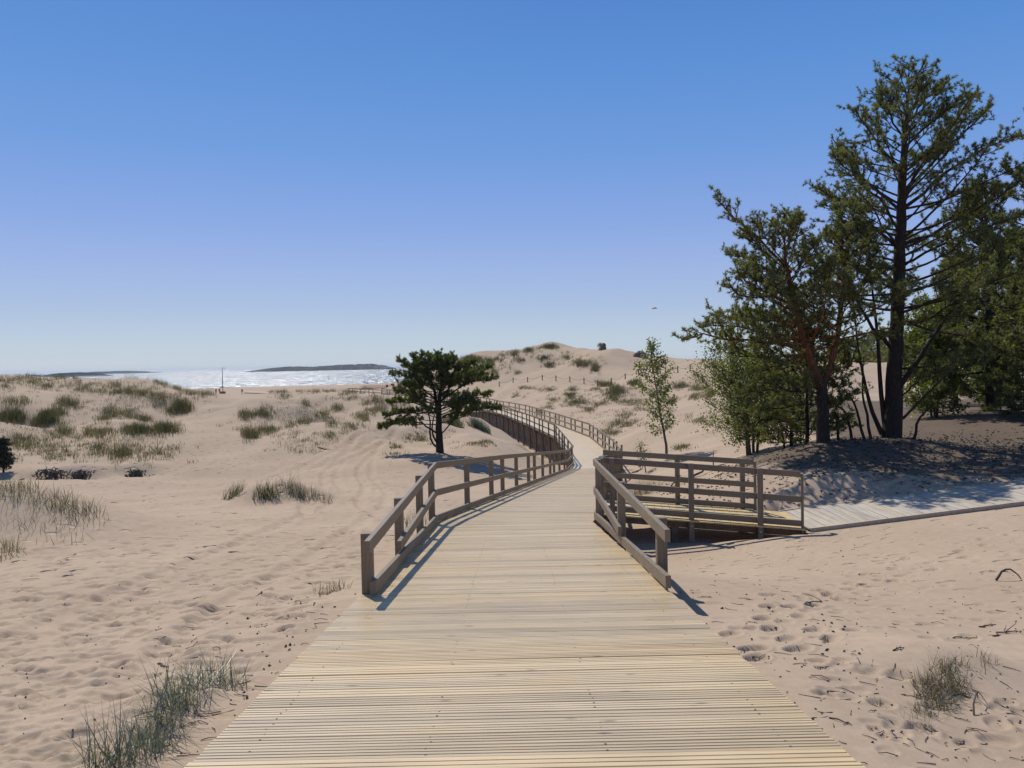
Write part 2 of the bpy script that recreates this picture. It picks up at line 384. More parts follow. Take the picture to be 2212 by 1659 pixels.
# ------------------------------------------------------------------ ground
CTRL = [  # (px, py, depth) read off the photograph
 (0,768,3.55),(90,768,3.6),(180,768,3.67),(0,650,6.4),(100,620,7.6),(200,600,8.2),(340,600,7.7),(0,600,8.7),(200,520,18),(100,520,17),(300,489,30),(360,520,17),(350,560,11),(400,500,24),
 (0,478,38),(80,478,38),(150,478,38),(230,478,38),(60,440,48),(60,420,56),(60,400,64),(60,380,74),(0,374,78),(0,410,58),(150,379,80),(204,401,84),(220,400.5,86),(236,399.5,86),(262,394,86),(290,392.5,86),(150,440,46),(150,405,64),(200,440,46),(200,415,62),
 (250,430,50),(320,391,86),(390,396,85),(300,410,65),(350,430,52),(385,418,58),(370,455,43),(420,405,72),(300,460,42),
 (439,449,44),(452,477,37),(490,441,51),(505,440,60),(462,424,60),(483,418.5,92),(510,433,75),(537,450,60),
 (667,456,40),(640,478,27),(700,480,26),(640,430,62),(640,409,85),(650,397,105),(600,386,133),(700,430,55),(760,441,36),(700,400,88),(720,385,100),
 (518,383,153),(570,381.8,138),(638.7,375.4,125),(690,371.4,111),(737,366.2,86),(780,366,100),
 (485,352,185),(551,345,180),(590,348.5,165),(610,351.5,155),(640,357.5,150),(665,360.3,150),(690,362,140),(740,361.5,125),(551,370,160),(500,372,165),(460,376,175),(460,358,190),
 (824,442,23),(891,437.5,24),(760,460,22.5),(745,470,22),(1024,440,25),(988,410,33),(1024,405,38),(768,510,18.5),(1024,479,18.5),(900,465,20.5),
 (850,412,46),(800,420,50),(900,400,60),(1024,392,60),(850,385,80),(960,375,90),
 (797,531,16.3),(640,558,15.7),(720,549,15.8),(775,541,15.7),(835,537,15.6),(700,575,12),(652,569,12.4),(664,578,9.3),(700,600,8),(800,600,8.3),(800,560,13.3),(1024,560,11),(1024,504,16.2),(1024,650,6.8),(1024,768,4.2),(890,768,3.75),(880,640,6.4),(920,530,14.5),
]
WCTRL = [(-91,243,-7.4),(-82,240,-7.4),(-88,225,-7.7),(-88,262,-8.4),  # (x, y, z-10)
 (-3.5,-5,-1.1),(3.5,-5,-1.0),(-20,-10,-2),(20,-10,-1.2),(-20,6,-3),(-30,20,-3.8),(20,6,-1.9),(-60,40,-3),(60,40,-2),
 (3.2,50,-6.9),(2.6,54,-6.9),(3.3,60,-7.3),(3.2,68,-7.6),(1.5,80,-8.0),(-1.4,99,-8.0),(-7.5,121,-7.6),(-22,143,-7.3),(8.4,55,-6.45),(8.6,66,-6.4),(6.7,81,-6.35),(3.5,101,-6.3),(-1,123,-6.5),(-12,150,-7.0),
 (5.0,62,-7.2),(4.2,72,-7.4),(1.6,90,-7.4),
 (-40,110,-6.2),(-60,110,-5.5),(-100,100,-3),(-20,110,-6.8),(-40,160,-8.0),(-70,160,-8.6),(-110,170,-8.2),(-160,160,-5),(-40,210,-8.6),(-100,230,-9.0),(-30,300,-9.3),(-150,300,-9.4),(-20,420,-9.7),(-140,420,-9.8),(-60,500,-10.1),(-260,400,-9.8),
 (10,230,-4),(40,180,-2.6),(58,172,-2.4),(35,205,-4.5),(75,190,-3),(50,220,-4.5),(0,320,-8.5),(80,320,-8),(0,480,-10),(120,500,-10),(110,230,-5),(150,150,-1.5),(200,300,-7),(-60,620,-12),(60,640,-12),(300,500,-11),(-350,550,-12),
]
cp = [at(*c) - EYE for c in CTRL] + [np.array(c, float) for c in WCTRL]
for yy in (2.5, 5, 8, 11, 14):
    cp += [np.array([-DW / 2 - 0.35, yy, float(deck_z(yy)) - 10 - 0.10]), np.array([DW / 2 + 0.4, yy, float(deck_z(yy)) - 10 - {2.5: .13, 5: .13, 8: .14, 11: .36, 14: .68}[yy]])]
for yy in (20, 26, 32, 38, 44):
    cx = np.interp(yy, _raw[:, 1], _raw[:, 0])
    cp += [np.array([cx - DW / 2 - 0.5, yy, float(deck_z(yy)) - 10 - 0.28]), np.array([cx + DW / 2 + 0.7, yy, float(deck_z(yy)) - 10 - 0.38])]
cp = np.array(cp)
def uv(x, y):
    r = np.hypot(x, y) + 2.0
    return np.stack([np.arctan2(x, y + 2.0) * 1.5, np.log(r)], -1)
cuv = uv(cp[:, 0], cp[:, 1])
def kern(a, b):
    d2 = ((a[:, None, :] - b[None]) ** 2).sum(-1)
    return np.sqrt(d2 + 0.0004)
_n = len(cp); A = np.zeros((_n + 3, _n + 3))
A[:_n, :_n] = kern(cuv, cuv) + 0.004 * -np.eye(_n)
A[:_n, _n:] = np.c_[np.ones(_n), cuv]; A[_n:, :_n] = A[:_n, _n:].T
_w = np.linalg.solve(A, np.r_[cp[:, 2], 0, 0, 0])
def base_z(x, y):
    q = uv(np.ravel(x), np.ravel(y)); o = np.empty(len(q))
    for i in range(0, len(q), 40000):
        k = q[i:i + 40000]
        o[i:i + 40000] = kern(k, cuv) @ _w[:_n] + _w[_n] + k @ _w[_n + 1:]
    return o.reshape(np.shape(x))
_lat = np.random.default_rng(3).random((256, 256))
def vnoise(x, y):
    xi = np.floor(x).astype(int); yi = np.floor(y).astype(int); fx = x - xi; fy = y - yi
    fx = fx * fx * (3 - 2 * fx); fy = fy * fy * (3 - 2 * fy)
    g = lambda a, b: _lat[a % 256, b % 256]
    return (g(xi, yi) * (1 - fx) + g(xi + 1, yi) * fx) * (1 - fy) + (g(xi, yi + 1) * (1 - fx) + g(xi + 1, yi + 1) * fx) * fy - 0.5

def polar_axis():
    half = math.radians(43)
    a = np.linspace(-half, half, 621)
    b = np.linspace(half, 2 * math.pi - half, 46)[1:-1]
    return np.r_[a, b]
TH = polar_axis()
_r1 = np.geomspace(0.6, 2.4, 8)[:-1]; _r2 = np.exp(np.r_[np.arange(math.log(2.4), math.log(15), 0.0043), np.arange(math.log(15), math.log(190), 0.009)]); _r3 = np.geomspace(190, 760, 40)[1:]
RR = np.r_[_r1, _r2, _r3]; LR = np.log(RR)
GX = RR[:, None] * np.sin(TH)[None]; GY = RR[:, None] * np.cos(TH)[None]
def smooth(a, b, x):
    t = np.clip((x - a) / (b - a), 0, 1); return t * t * (3 - 2 * t)
def bump2(x, y, cx, cy, rx, ry, h, rot=0.0):
    c, s = math.cos(rot), math.sin(rot); dx, dy = x - cx, y - cy
    u = (dx * c + dy * s) / rx; v = (-dx * s + dy * c) / ry
    return h * np.exp(-(u * u + v * v))
GZ = base_z(GX, GY)
# hummocks held together by grass
GZ += bump2(GX, GY, -9.9, 15.4, 2.3, 1.7, 0.95) + bump2(GX, GY, -7.0, 24.6, 1.25, 0.8, 0.55) + bump2(GX, GY, -8.2, 25.0, .6, .6, 0.25)
GZ += bump2(GX, GY, 3.22, 5.85, 0.62, 0.5, 0.16) + bump2(GX, GY, -1.95, 4.6, 0.45, 0.6, 0.07)
# dune relief
far = smooth(38, 60, GY); lef = smooth(2, -6, GX)
GZ += far * lef * smooth(84, 66, np.hypot(GX, GY)) * (2.4 * vnoise(GX / 5.5 + 9, GY / 7.0) + 1.0 * vnoise(GX / 2.5, GY / 3.0 + 5))
bd = smooth(115, 135, GY) * smooth(230, 200, GY)
GZ += bd * smooth(60, 20, GX) * (1.5 * vnoise(GX / 9.0, GY / 14.0 + 3) + 0.6 * vnoise(GX / 3.0 + 40, GY / 5.0))
rv = smooth(45, 60, GY) * smooth(6, 12, GX - 0.02 * GY) * smooth(130, 110, GY)
GZ += rv * 0.7 * vnoise(GX / 5.0 + 17, GY / 6.0 + 2)
GZ += smooth(15, 20, np.hypot(GX, GY)) * 0.16 * vnoise(GX / 1.9 + 60, GY / 1.9) * smooth(200, 120, np.hypot(GX, GY))
GZ += 0.022 * vnoise(GX / 0.9 + 11, GY / 0.9) * smooth(60, 30, np.hypot(GX, GY)) + 0.005 * vnoise(GX / 0.33, GY / 0.33 + 7) * smooth(30, 15, np.hypot(GX, GY))
# old sand scarp at the foot of the left dune
for (px, py, d, wd) in ((50, 474, 38.5, 1.6), (80, 476, 38.2, 1.1), (137, 473, 39, 0.9)):
    q = at(px, py, d)
    GZ += bump2(GX, GY, q[0], q[1] + 1.0, wd * 1.3, 0.9, 0.3) - bump2(GX, GY, q[0], q[1] - 0.25, wd, 0.3, 0.3)
# wheel tracks
def track(pix, wid=0.24, dep=0.05):
    pts = []
    for (px, py, d) in pix:
        q = at(px, py, d); pts.append(q[:2])
    pts = np.array(pts); fine, _ = resample(pts, 0.8)
    k = np.array([1, 2, 3, 2, 1]) / 9.0
    fine = np.stack([np.convolve(np.pad(fine[:, j], 2, mode='edge'), k, 'valid') for j in range(2)], 1)
    nn = np.gradient(fine, axis=0); nn = np.stack([-nn[:, 1], nn[:, 0]], 1); nn /= np.linalg.norm(nn, axis=1)[:, None]
    for sd in (-0.78, 0.78):
        p = fine + nn * sd
        x0, x1 = p[:, 0].min() - 1, p[:, 0].max() + 1; y0, y1 = p[:, 1].min() - 1, p[:, 1].max() + 1
        sel = np.nonzero((GX > x0) & (GX < x1) & (GY > y0) & (GY < y1))
        X, Y = GX[sel], GY[sel]; best = np.full(len(X), 9.0)
        for a, b in zip(p[:-1], p[1:]):
            e = b - a; l2 = e @ e + 1e-9
            tt = np.clip(((X - a[0]) * e[0] + (Y - a[1]) * e[1]) / l2, 0, 1)
            best = np.minimum(best, np.hypot(X - a[0] - tt * e[0], Y - a[1] - tt * e[1]))
        wv = 1 + 0.4 * vnoise(X * 0.35, Y * 0.35)
        GZ[sel] += wv * (-dep * np.exp(-(best / (wid * 0.5)) ** 4) + dep * 0.55 * np.exp(-((best - wid * 0.85) / (wid * 0.3)) ** 2))
def tg(px, py):                                # depth on the plain sand left of the walk
    from_h = py - (363.6 - (px - 512) * 0.0195)
    return (1.55 / max(from_h / 799 - 0.1, 0.02))
track([(-60, 730, 4.2), (60, 662, 6.2), (185, 588, 9.0), (270, 552, 11.8), (324, 523, 16.5), (360, 498, 24), (366, 488, 29), (352, 470, 35), (358, 448, 42), (378, 430, 52), (402, 419, 60), (420, 408, 70)], 0.28, 0.032)
track([(-40, 486, 29), (60, 487, 29.5), (140, 486, 30), (220, 478, 34), (290, 463, 39), (340, 447, 44), (380, 431, 52), (410, 418, 60)], 0.3, 0.055)
track([(120, 492, 27.5), (230, 480, 33), (300, 467, 38), (352, 446, 44), (385, 432, 51)], 0.3, 0.06)
track([(350, 520, 17), (330, 500, 23), (345, 480, 31), (340, 462, 38), (372, 436, 49)], 0.3, 0.05)
# footprints
NF = len(TH)
def dent(x, y, ln, wd, rot, dep):
    r = math.hypot(x, y); th = math.atan2(x, y)
    m = ln * 1.7
    i0 = np.searchsorted(RR, r - m); i1 = np.searchsorted(RR, r + m)
    j0 = np.searchsorted(TH[:621], th - m / r); j1 = np.searchsorted(TH[:621], th + m / r)
    if i1 <= i0 or j1 <= j0: return
    X = GX[i0:i1, j0:j1] - x; Y = GY[i0:i1, j0:j1] - y
    c, s = math.cos(rot), math.sin(rot)
    u = (X * c + Y * s) / ln; v = (-X * s + Y * c) / wd
    q = u * u + v * v
    sq = np.sqrt(q); a_ = 0.28 + 0.02 * r / 6
    GZ[i0:i1, j0:j1] += -dep * (1 - smooth(1 - a_, 1 + a_, sq)) * (1 - 0.25 * np.clip(u, -1, 1)) + dep * 0.3 * np.exp(-((sq - 1.3) / 0.25) ** 2)
fr = np.random.default_rng(21)
for k in range(3200):
    d = math.exp(fr.uniform(math.log(3.0), math.log(38))); px = fr.uniform(-80, 470)
    x = (px - 512) / FPX * d
    if x > -DW / 2 - 0.35 - (max(0, d - 15) * -0.15): 
        if d < 48: continue
    if (x + 9.9) ** 2 / 7 + (d - 15.2) ** 2 / 5 < 1: continue
    big = fr.uniform(0.6, 1.35) * (1 + 0.02 * d)
    dent(x, d, 0.088 * big, 0.05 * big, fr.normal(0.3, 0.5), fr.uniform(0.007, 0.024) * (1 + 0.03 * d) * (0.6 if d < 5 else 1))
for k in range(520):
    d = math.exp(fr.uniform(math.log(3.2), math.log(16))); px = fr.uniform(620, 1100)
    x = (px - 512) / FPX * d
    if x < DW / 2 + 0.35 or (x - 3.2) ** 2 + (d - 5.8) ** 2 < 0.5: continue
    if fr.random() < 0.45 and (px > 900 and d < 5): continue
    big = fr.uniform(0.6, 1.2)
    dent(x, d, 0.10 * big, 0.06 * big, fr.normal(0.3, 0.5), fr.uniform(0.007, 0.024))
def walk(px0, py0, d0, px1, py1, d1, n, dep=0.045):
    a, b = at(px0, py0, d0)[:2], at(px1, py1, d1)[:2]; e = norm(b - a); nn = np.array([-e[1], e[0]]); rot = math.atan2(e[1], e[0])
    for i in range(n):
        p = a + (b - a) * (i + 0.5) / n + nn * (0.11 * (-1) ** i + fr.normal(0, 0.04))
        dent(p[0], p[1], 0.13 if b[1] < 20 else 0.17, 0.07, rot + fr.normal(0, 0.15), dep * fr.uniform(0.7, 1.2))
walk(770, 620, 7.4, 900, 545, 12.5, 12); walk(735, 660, 6.2, 860, 575, 9.8, 11); walk(760, 600, 8.3, 1010, 530, 13.5, 14); walk(720, 690, 5.4, 840, 640, 6.9, 8)
walk(200, 425, 54, 222, 404, 70, 26, 0.07); walk(190, 432, 51, 215, 408, 66, 26, 0.07); walk(105, 430, 51, 60, 440, 47, 20, 0.06); walk(230, 520, 18, 330, 470, 35, 26)
# the walk itself keeps the sand below its planks
_pts = CL[::10]; _sy = _pts[:, 1]
sel = np.nonzero((np.abs(GX) < 45) & (GY < 182) & (GY > -8) & (GX > -62))
X, Y = GX[sel], GY[sel]; bd2 = np.full(len(X), 1e9); zd = np.zeros(len(X))
for i in range(0, len(X), 20000):
    d2 = (X[i:i + 20000, None] - _pts[None, :, 0]) ** 2 + (Y[i:i + 20000, None] - _pts[None, :, 1]) ** 2
    k = d2.argmin(1); bd2[i:i + 20000] = np.sqrt(d2[np.arange(len(k)), k]); zd[i:i + 20000] = _sy[k]
zlim = deck_z(zd) - 10
lim = zlim - 0.085 + smooth(DW / 2 + 0.25, DW / 2 + 2.2, bd2) * 2.5 - 0.12 * smooth(DW / 2 + 0.05, DW / 2 - 0.3, bd2)
GZ[sel] = np.where(bd2 < DW / 2 + 2.2, np.minimum(GZ[sel], lim), GZ[sel])
# hollow below the raised stretch: steep sand on its left, a bank on its right
_pl = CL[np.nonzero((CL[:, 1] > 53) & (CL[:, 1] < 135))[0][::10]]; _tl = np.gradient(_pl, axis=0); _tl /= np.linalg.norm(_tl, axis=1)[:, None]
sel = np.nonzero((GY > 50) & (GY < 138) & (GX > -22) & (GX < 14)); X, Y = GX[sel], GY[sel]
lat = np.zeros(len(X)); yy_ = np.zeros(len(X)); inside = np.zeros(len(X), bool)
for i in range(0, len(X), 20000):
    dx = X[i:i + 20000, None] - _pl[None, :, 0]; dy = Y[i:i + 20000, None] - _pl[None, :, 1]
    k = (dx ** 2 + dy ** 2).argmin(1); a = np.arange(len(k)); lat[i:i + 20000] = dx[a, k] * _tl[k, 1] - dy[a, k] * _tl[k, 0]; yy_[i:i + 20000] = _pl[k, 1]
    inside[i:i + 20000] = (k > 0) & (k < len(_pl) - 1)
dep_ = 2.3 * smooth(52, 60, yy_) * smooth(136, 120, yy_)
_lim = deck_z(yy_) - 10 - 0.15 - dep_ + np.maximum(0, -lat - DW / 2 - 0.45) * 0.85 + np.maximum(0, lat - 0.5) * 2.2
GZ[sel] = np.where(inside, np.minimum(GZ[sel], _lim), GZ[sel])
# under the ramp and grey path
RAMP_A, RAMP_B = np.array([1.98, 17.92, -3.225]), np.array([6.05, 17.4, -3.52])
PATH_B = np.array([15.0, 17.35, -2.55])
def under(a, b, half, cl, fade=0.5):
    e = (b - a)[:2]; l2 = e @ e
    t = ((GX - a[0]) * e[0] + (GY - a[1]) * e[1]) / l2
    dd = np.abs((GX - a[0]) * -e[1] + (GY - a[1]) * e[0]) / math.sqrt(l2)
    z = a[2] + t * (b[2] - a[2]) - cl
    m = (t > -0.02) & (t < 1.02) & (dd < half + fade)
    zz = z + smooth(half, half + fade, dd) * 1.2
    GZ[m] = np.minimum(GZ[m], zz[m])
under(RAMP_A, RAMP_B, 1.0, 0.48, 1.3); under(RAMP_B, PATH_B, 1.02, 0.085, 3.0)
def ground_z(x, y):
    """height of the finished sheet, bilinear"""
    x = np.asarray(x, float); y = np.asarray(y, float)
    r = np.log(np.clip(np.hypot(x, y), RR[0], RR[-1] * 0.999)); th = np.arctan2(x, y); th = np.where(th < TH[0], th + 2 * np.pi, th)
    i = np.clip(np.searchsorted(LR, r) - 1, 0, len(RR) - 2); j = np.clip(np.searchsorted(TH, th) - 1, 0, len(TH) - 1)
    j2 = (j + 1) % len(TH); t0 = TH[j]; t1 = np.where(j2 == 0, TH[0] + 2 * np.pi, TH[j2])
    a = np.clip((r - LR[i]) / (LR[i + 1] - LR[i]), 0, 1); b = np.clip((th - t0) / (t1 - t0), 0, 1)
    return 10 + (GZ[i, j] * (1 - a) + GZ[i + 1, j] * a) * (1 - b) + (GZ[i, j2] * (1 - a) + GZ[i + 1, j2] * a) * b
_D = np.geomspace(2.6, 420, 900)
def on_ground(px, py):
    c = np.array([(px - 512) / FPX, (384 - py) / FPX, -1.0]); dr = RCAM @ c
    p = EYE[None] + dr[None] * _D[:, None]
    below = p[:, 2] < ground_z(p[:, 0], p[:, 1])
    k = int(np.argmax(below)) if below.any() else -1
    if k <= 0: return None
    q = p[k - 1] * 0.5 + p[k] * 0.5; q[2] = ground_z(q[0], q[1]); return q
def gp(px, py, dflt=None):
    q = on_ground(px, py)
    return q if q is not None else at(px, py, dflt or 100)

_lx, _ly = 11.0, 22.0
lit = np.clip(1.02 * np.exp(-(((GX - 13.5) / 8.5) ** 2 + ((GY - 23.0) / 5.0) ** 2) ** 2), 0, 1.2)
lit = np.maximum(lit, 0.5 * np.exp(-(((GX + 3.2) / 4.2) ** 2 + ((GY - 42.0) / 3.2) ** 2)))
lit = np.maximum(lit, 0.98 * smooth(7, 13, GX - 0.25 * GY + 6) * smooth(20, 24, GY) * smooth(70, 55, GY))
lit = np.maximum(lit, 0.5 * np.exp(-(((GX - 8.5) / 4) ** 2 + ((GY - 29.5) / 2.2) ** 2)))
nr, nc = GX.shape
idx = np.arange(nr * nc).reshape(nr, nc); nx = np.roll(idx, -1, axis=1)
q = np.stack([idx[:-1], nx[:-1], nx[1:], idx[1:]], -1).reshape(-1, 4)[:, ::-1]
mb = MB(); verts = np.stack([GX, GY, GZ + 10], -1).reshape(-1, 3)
mb.add(np.vstack([verts, [[0, 0, float(GZ[0].mean()) + 10]]]), [q, np.stack([nx[0], idx[0], np.full(nc, nr * nc)], -1)[:, ::-1]])
gr = mb.build('sand_ground', M['sand'], smooth=True)
at_ = gr.data.attributes.new('litter', 'FLOAT', 'POINT'); at_.data.foreach_set('value', np.r_[lit.ravel(), 0].astype(np.float32))
_rr = np.hypot(GX, GY); prints = smooth(8, 13, _rr) * smooth(75, 50, _rr) * np.where(GX < 0.12 * GY, 1.0, 0.75) * (1 - np.clip(1.2 * np.exp(-((GX + 9.9) / 3) ** 2 - ((GY - 15.4) / 2.4) ** 2), 0, 1))
at_ = gr.data.attributes.new('prints', 'FLOAT', 'POINT'); at_.data.foreach_set('value', np.r_[prints.ravel(), 0].astype(np.float32))
tag(gr, kind='structure')

# sea
mb = MB(); s = 12000
mb.add([(-s, -s, 0), (s, -s, 0), (s, s, 0), (-s, s, 0)], np.array([[0, 1, 2, 3]]))
tag(mb.build('sea', M['sea']), kind='structure')

# islands and far shores, wooded
def wooded_shore(name, pxs, tops, d, deep, label, cat='island', seed=1):
    r = np.random.default_rng(seed); n = 260
    px = np.linspace(pxs[0], pxs[-1], n); prof = np.interp(px, pxs, tops)
    hz = 363.64 - (px - 512) * 0.01953
    h = np.maximum(prof, 0) * d / FPX
    env = np.minimum(1, np.minimum(np.arange(n), np.arange(n)[::-1]) / 10.0)
    rows = []
    for k, (dd, hh) in enumerate(((-0.5, 0.0), (-0.42, 0.55), (-0.2, 0.9), (0.0, 1.0), (0.25, 0.9), (0.5, 0.0))):
        jag = 1 + (r.random(n) - 0.5) * 0.45 * env * (hh > 0)
        X = (px - 512) / FPX * d; Y = np.full(n, d + dd * deep) + r.normal(0, deep * 0.01, n)
        rows.append(np.stack([X, Y, np.maximum(h * hh * jag, 0.0) - (0.8 if hh == 0 else 0)], 1))
    g = np.array(rows); m = g.shape[0]
    ii = np.arange(m * n).reshape(m, n)
    f = np.stack([ii[:-1, :-1], ii[:-1, 1:], ii[1:, 1:], ii[1:, :-1]], -1).reshape(-1, 4)
    c = g.reshape(-1, 3).mean(0); c[2] = 0
    o = MB().add(g.reshape(-1, 3), f).build(name, M['far_wood'], origin=c)
    return tag(o, label, cat)
wooded_shore('island', [257, 268, 290, 315, 330, 350, 372, 384, 392], [0.8, 2.6, 4.0, 3.4, 4.2, 4.8, 5.0, 3.4, 1.2], 2600, 260, 'long low wooded island out on the glittering sea')
wooded_shore('headland', [52, 60, 70, 82, 92, 97], [0.8, 2.2, 3.4, 3.4, 2.0, 0.3], 1900, 200, 'dark rounded wooded headland above the left dune crest', 'headland', 2)
wooded_shore('headland', [80, 100, 125, 140, 150], [1.0, 2.0, 2.2, 1.6, 0.6], 3600, 300, 'thin far headland tapering to the right over the sea', 'headland', 3)
wooded_shore('headland', [-90, -40, 0, 20, 40, 58], [3, 3.2, 3.0, 2.4, 1.6, 0.6], 1700, 220, 'wooded shore at the far left behind the grassy dune', 'headland', 4)

# ------------------------------------------------------------------ sea air
mbx = MB().box((0, 0, 12.0), (12300, 12300, 16.0))
hz = mbx.build('haze', None, origin=(0, 0, 12.0)); tag(hz, kind='stuff')
m, t, out = mat('sea_haze'); pv = N(t, 'VolumePrincipled'); pv.inputs['Density'].default_value = 8e-5; pv.inputs['Color'].default_value = (0.82, 0.9, 1.0, 1); pv.inputs['Anisotropy'].default_value = 0.2
L(t, pv.outputs[0], out.inputs['Volume']); hz.data.materials.append(m)

# ------------------------------------------------------------------ boardwalk
PW, PT, PITCHW = 0.1425, 0.028, 0.150
def plank_mesh(name, length, width, thick, grooves, material, axis='x'):
    hw = width / 2; prof = [(-hw, 0), (-hw, thick - 0.003), (-hw + 0.003, thick)]
    if grooves:
        for k in range(grooves):
            c = -hw + width * (k + 1) / (grooves + 1)
            prof += [(c - 0.0052, thick), (c - 0.0034, thick - 0.0036), (c + 0.0034, thick - 0.0036), (c + 0.0052, thick)]
    prof += [(hw - 0.003, thick), (hw, thick - 0.003), (hw, 0)]
    prof = np.array(prof); n = len(prof); z = prof[:, 1] - thick
    a = np.stack([np.full(n, -length / 2), prof[:, 0], z], 1); b = a.copy(); b[:, 0] *= -1
    v = np.vstack([a, b])
    if axis == 'y': v = v[:, [1, 0, 2]] * np.array([1, 1, 1])
    me = bpy.data.meshes.new(name)
    f = [[i, (i + 1) % n, (i + 1) % n + n, i + n] for i in range(n)] + [list(range(n))[::-1], list(range(n, 2 * n))]
    if axis != 'y': f = [x[::-1] for x in f]
    me.from_pydata(v.tolist(), [], f); me.polygons.foreach_set('use_smooth', np.zeros(len(f), bool)); me.update(); me.materials.append(material)
    return me
walk_o = empty('boardwalk', (0.0, 0.0, 8.6), 'long pale plank boardwalk running down from the viewer and bending over the dunes', 'boardwalk')
pm = [plank_mesh('plank', DW, PW - k * 0.003, PT, g, M['plank']) for k, g in ((0, 3), (1, 3), (0, 2))]
pr = np.random.default_rng(5)
i_s = float(np.interp(-1.6, CL[:, 1], CS)); s = i_s; count = 0; far_planks = MB()
wl = parent_loc(walk_o)
s_end = CS[-1] - 2
pme = pm[0]; fv = np.array([v.co[:] for v in pm[0].vertices])
screws = MB()
while s < s_end:
    p, t = cl_at(s); z = float(deck_z(p[1])); z2 = float(deck_z(p[1] + 0.3)); slope = math.atan2(z2 - z, 0.3 / max(t[1], 0.3))
    ang = math.atan2(t[1], t[0]) - math.pi / 2
    sA, sB = cl_at(s - 0.3)[1], cl_at(s + 0.3)[1]; kap = -(sA[0] * sB[1] - sA[1] * sB[0]) / 0.6
    gap = PITCHW + pr.choice([-0.002, -0.0005, 0.0, 0.003, 0.006], p=[.3, .3, .2, .14, .06])
    if p[1] > 2.3 and count < 300:
        me_ = pm[int(pr.integers(3))]
        if abs(kap) > 0.002:
            me_ = me_.copy()
            for v_ in me_.vertices: v_.co.y *= 1 - kap * v_.co.x
        o = bpy.data.objects.new('plank', me_); COL.objects.link(o); o.parent = walk_o
        o.location = (p[0] - wl[0] + pr.normal(0, 0.004), p[1] - wl[1], z - wl[2] + pr.normal(0, 0.0012))
        o.rotation_euler = (slope + pr.normal(0, 0.006), pr.normal(0, 0.0006), ang + pr.normal(0, 0.0009))
        if count < 70:
            nn = np.array([t[1], -t[0]])
            for u in (-1.25, -0.42, 0.42, 1.25):
                for vv in (-0.035, 0.035):
                    q = p + nn * (u + pr.normal(0, 0.006)) + t * (vv + pr.normal(0, 0.004)); zz = z + math.tan(slope) * vv + 0.0009
                    if pr.random() < 0.75:
                        th = np.arange(8) * math.pi / 4; rr_ = 0.0065
                        ring = np.stack([q[0] + rr_ * np.cos(th), q[1] + rr_ * np.sin(th), zz + math.tan(slope) * rr_ * np.sin(th)], 1)
                        screws.add(ring, np.arange(8)[None])
    else:
        cz, sz = math.cos(ang), math.sin(ang); cs, ss = math.cos(slope), math.sin(slope)
        Rm = np.array([[cz, -sz, 0], [sz, cz, 0], [0, 0, 1]]) @ np.array([[1, 0, 0], [0, cs, -ss], [0, ss, cs]])
        h = np.array([DW / 2, PW / 2, PT / 2])
        c8 = np.array([[x_, y_ * (1 - kap * x_), z_] for x_ in (-h[0], h[0]) for y_ in (-h[1], h[1]) for z_ in (-h[2], h[2])]) @ Rm.T + np.array([p[0], p[1], z - PT / 2])
        far_planks.add(c8, np.array([[0, 1, 3, 2], [4, 6, 7, 5], [0, 4, 5, 1], [2, 3, 7, 6], [0, 2, 6, 4], [1, 5, 7, 3]]))
    s += gap; count += p[1] > 2.3
tag(far_planks.build('far_planks', M['plank'], walk_o), kind='stuff')
tag(screws.build('screw_heads', M['screw'], walk_o), kind='stuff')
# stringers below
def edge_line(off, s0, s1, step=1.0, dz=0.0):
    out = []
    for s_ in np.arange(s0, s1 + 1e-6, step):
        p, t = cl_at(s_); nn = np.array([t[1], -t[0]]); q = p + nn * off
        out.append((q[0], q[1], float(deck_z(p[1])) + dz))
    return np.array(out)
def strip_beam(mbx, line, wd, z0, z1):
    t = np.gradient(line[:, :2], axis=0); t /= np.linalg.norm(t, axis=1)[:, None]; nn = np.stack([t[:, 1], -t[:, 0]], 1)
    m = len(line); v = []
    for sx, zz in ((-1, z0), (1, z0), (1, z1), (-1, z1)):
        v.append(np.c_[line[:, :2] + nn * sx * wd / 2, line[:, 2] + zz])
    v = np.stack(v, 1).reshape(-1, 3); i = np.arange(m - 1)[:, None] * 4; k = np.arange(4)[None]; k2 = (k + 1) % 4
    f = np.stack([i + k, i + k2, i + 4 + k2, i + 4 + k], -1).reshape(-1, 4)
    mbx.add(v, [f, np.array([[3, 2, 1, 0]]), np.array([[4 * m - 4, 4 * m - 3, 4 * m - 2, 4 * m - 1]])])
for off in (-1.28, 0.0, 1.28):
    mbx = MB(); strip_beam(mbx, edge_line(off, i_s, s_end), 0.07, -0.23, -0.032); mbx.build('stringer', M['beam'], walk_o)
def S_of_y(y): return float(np.interp(y, CL[:, 1], CS))
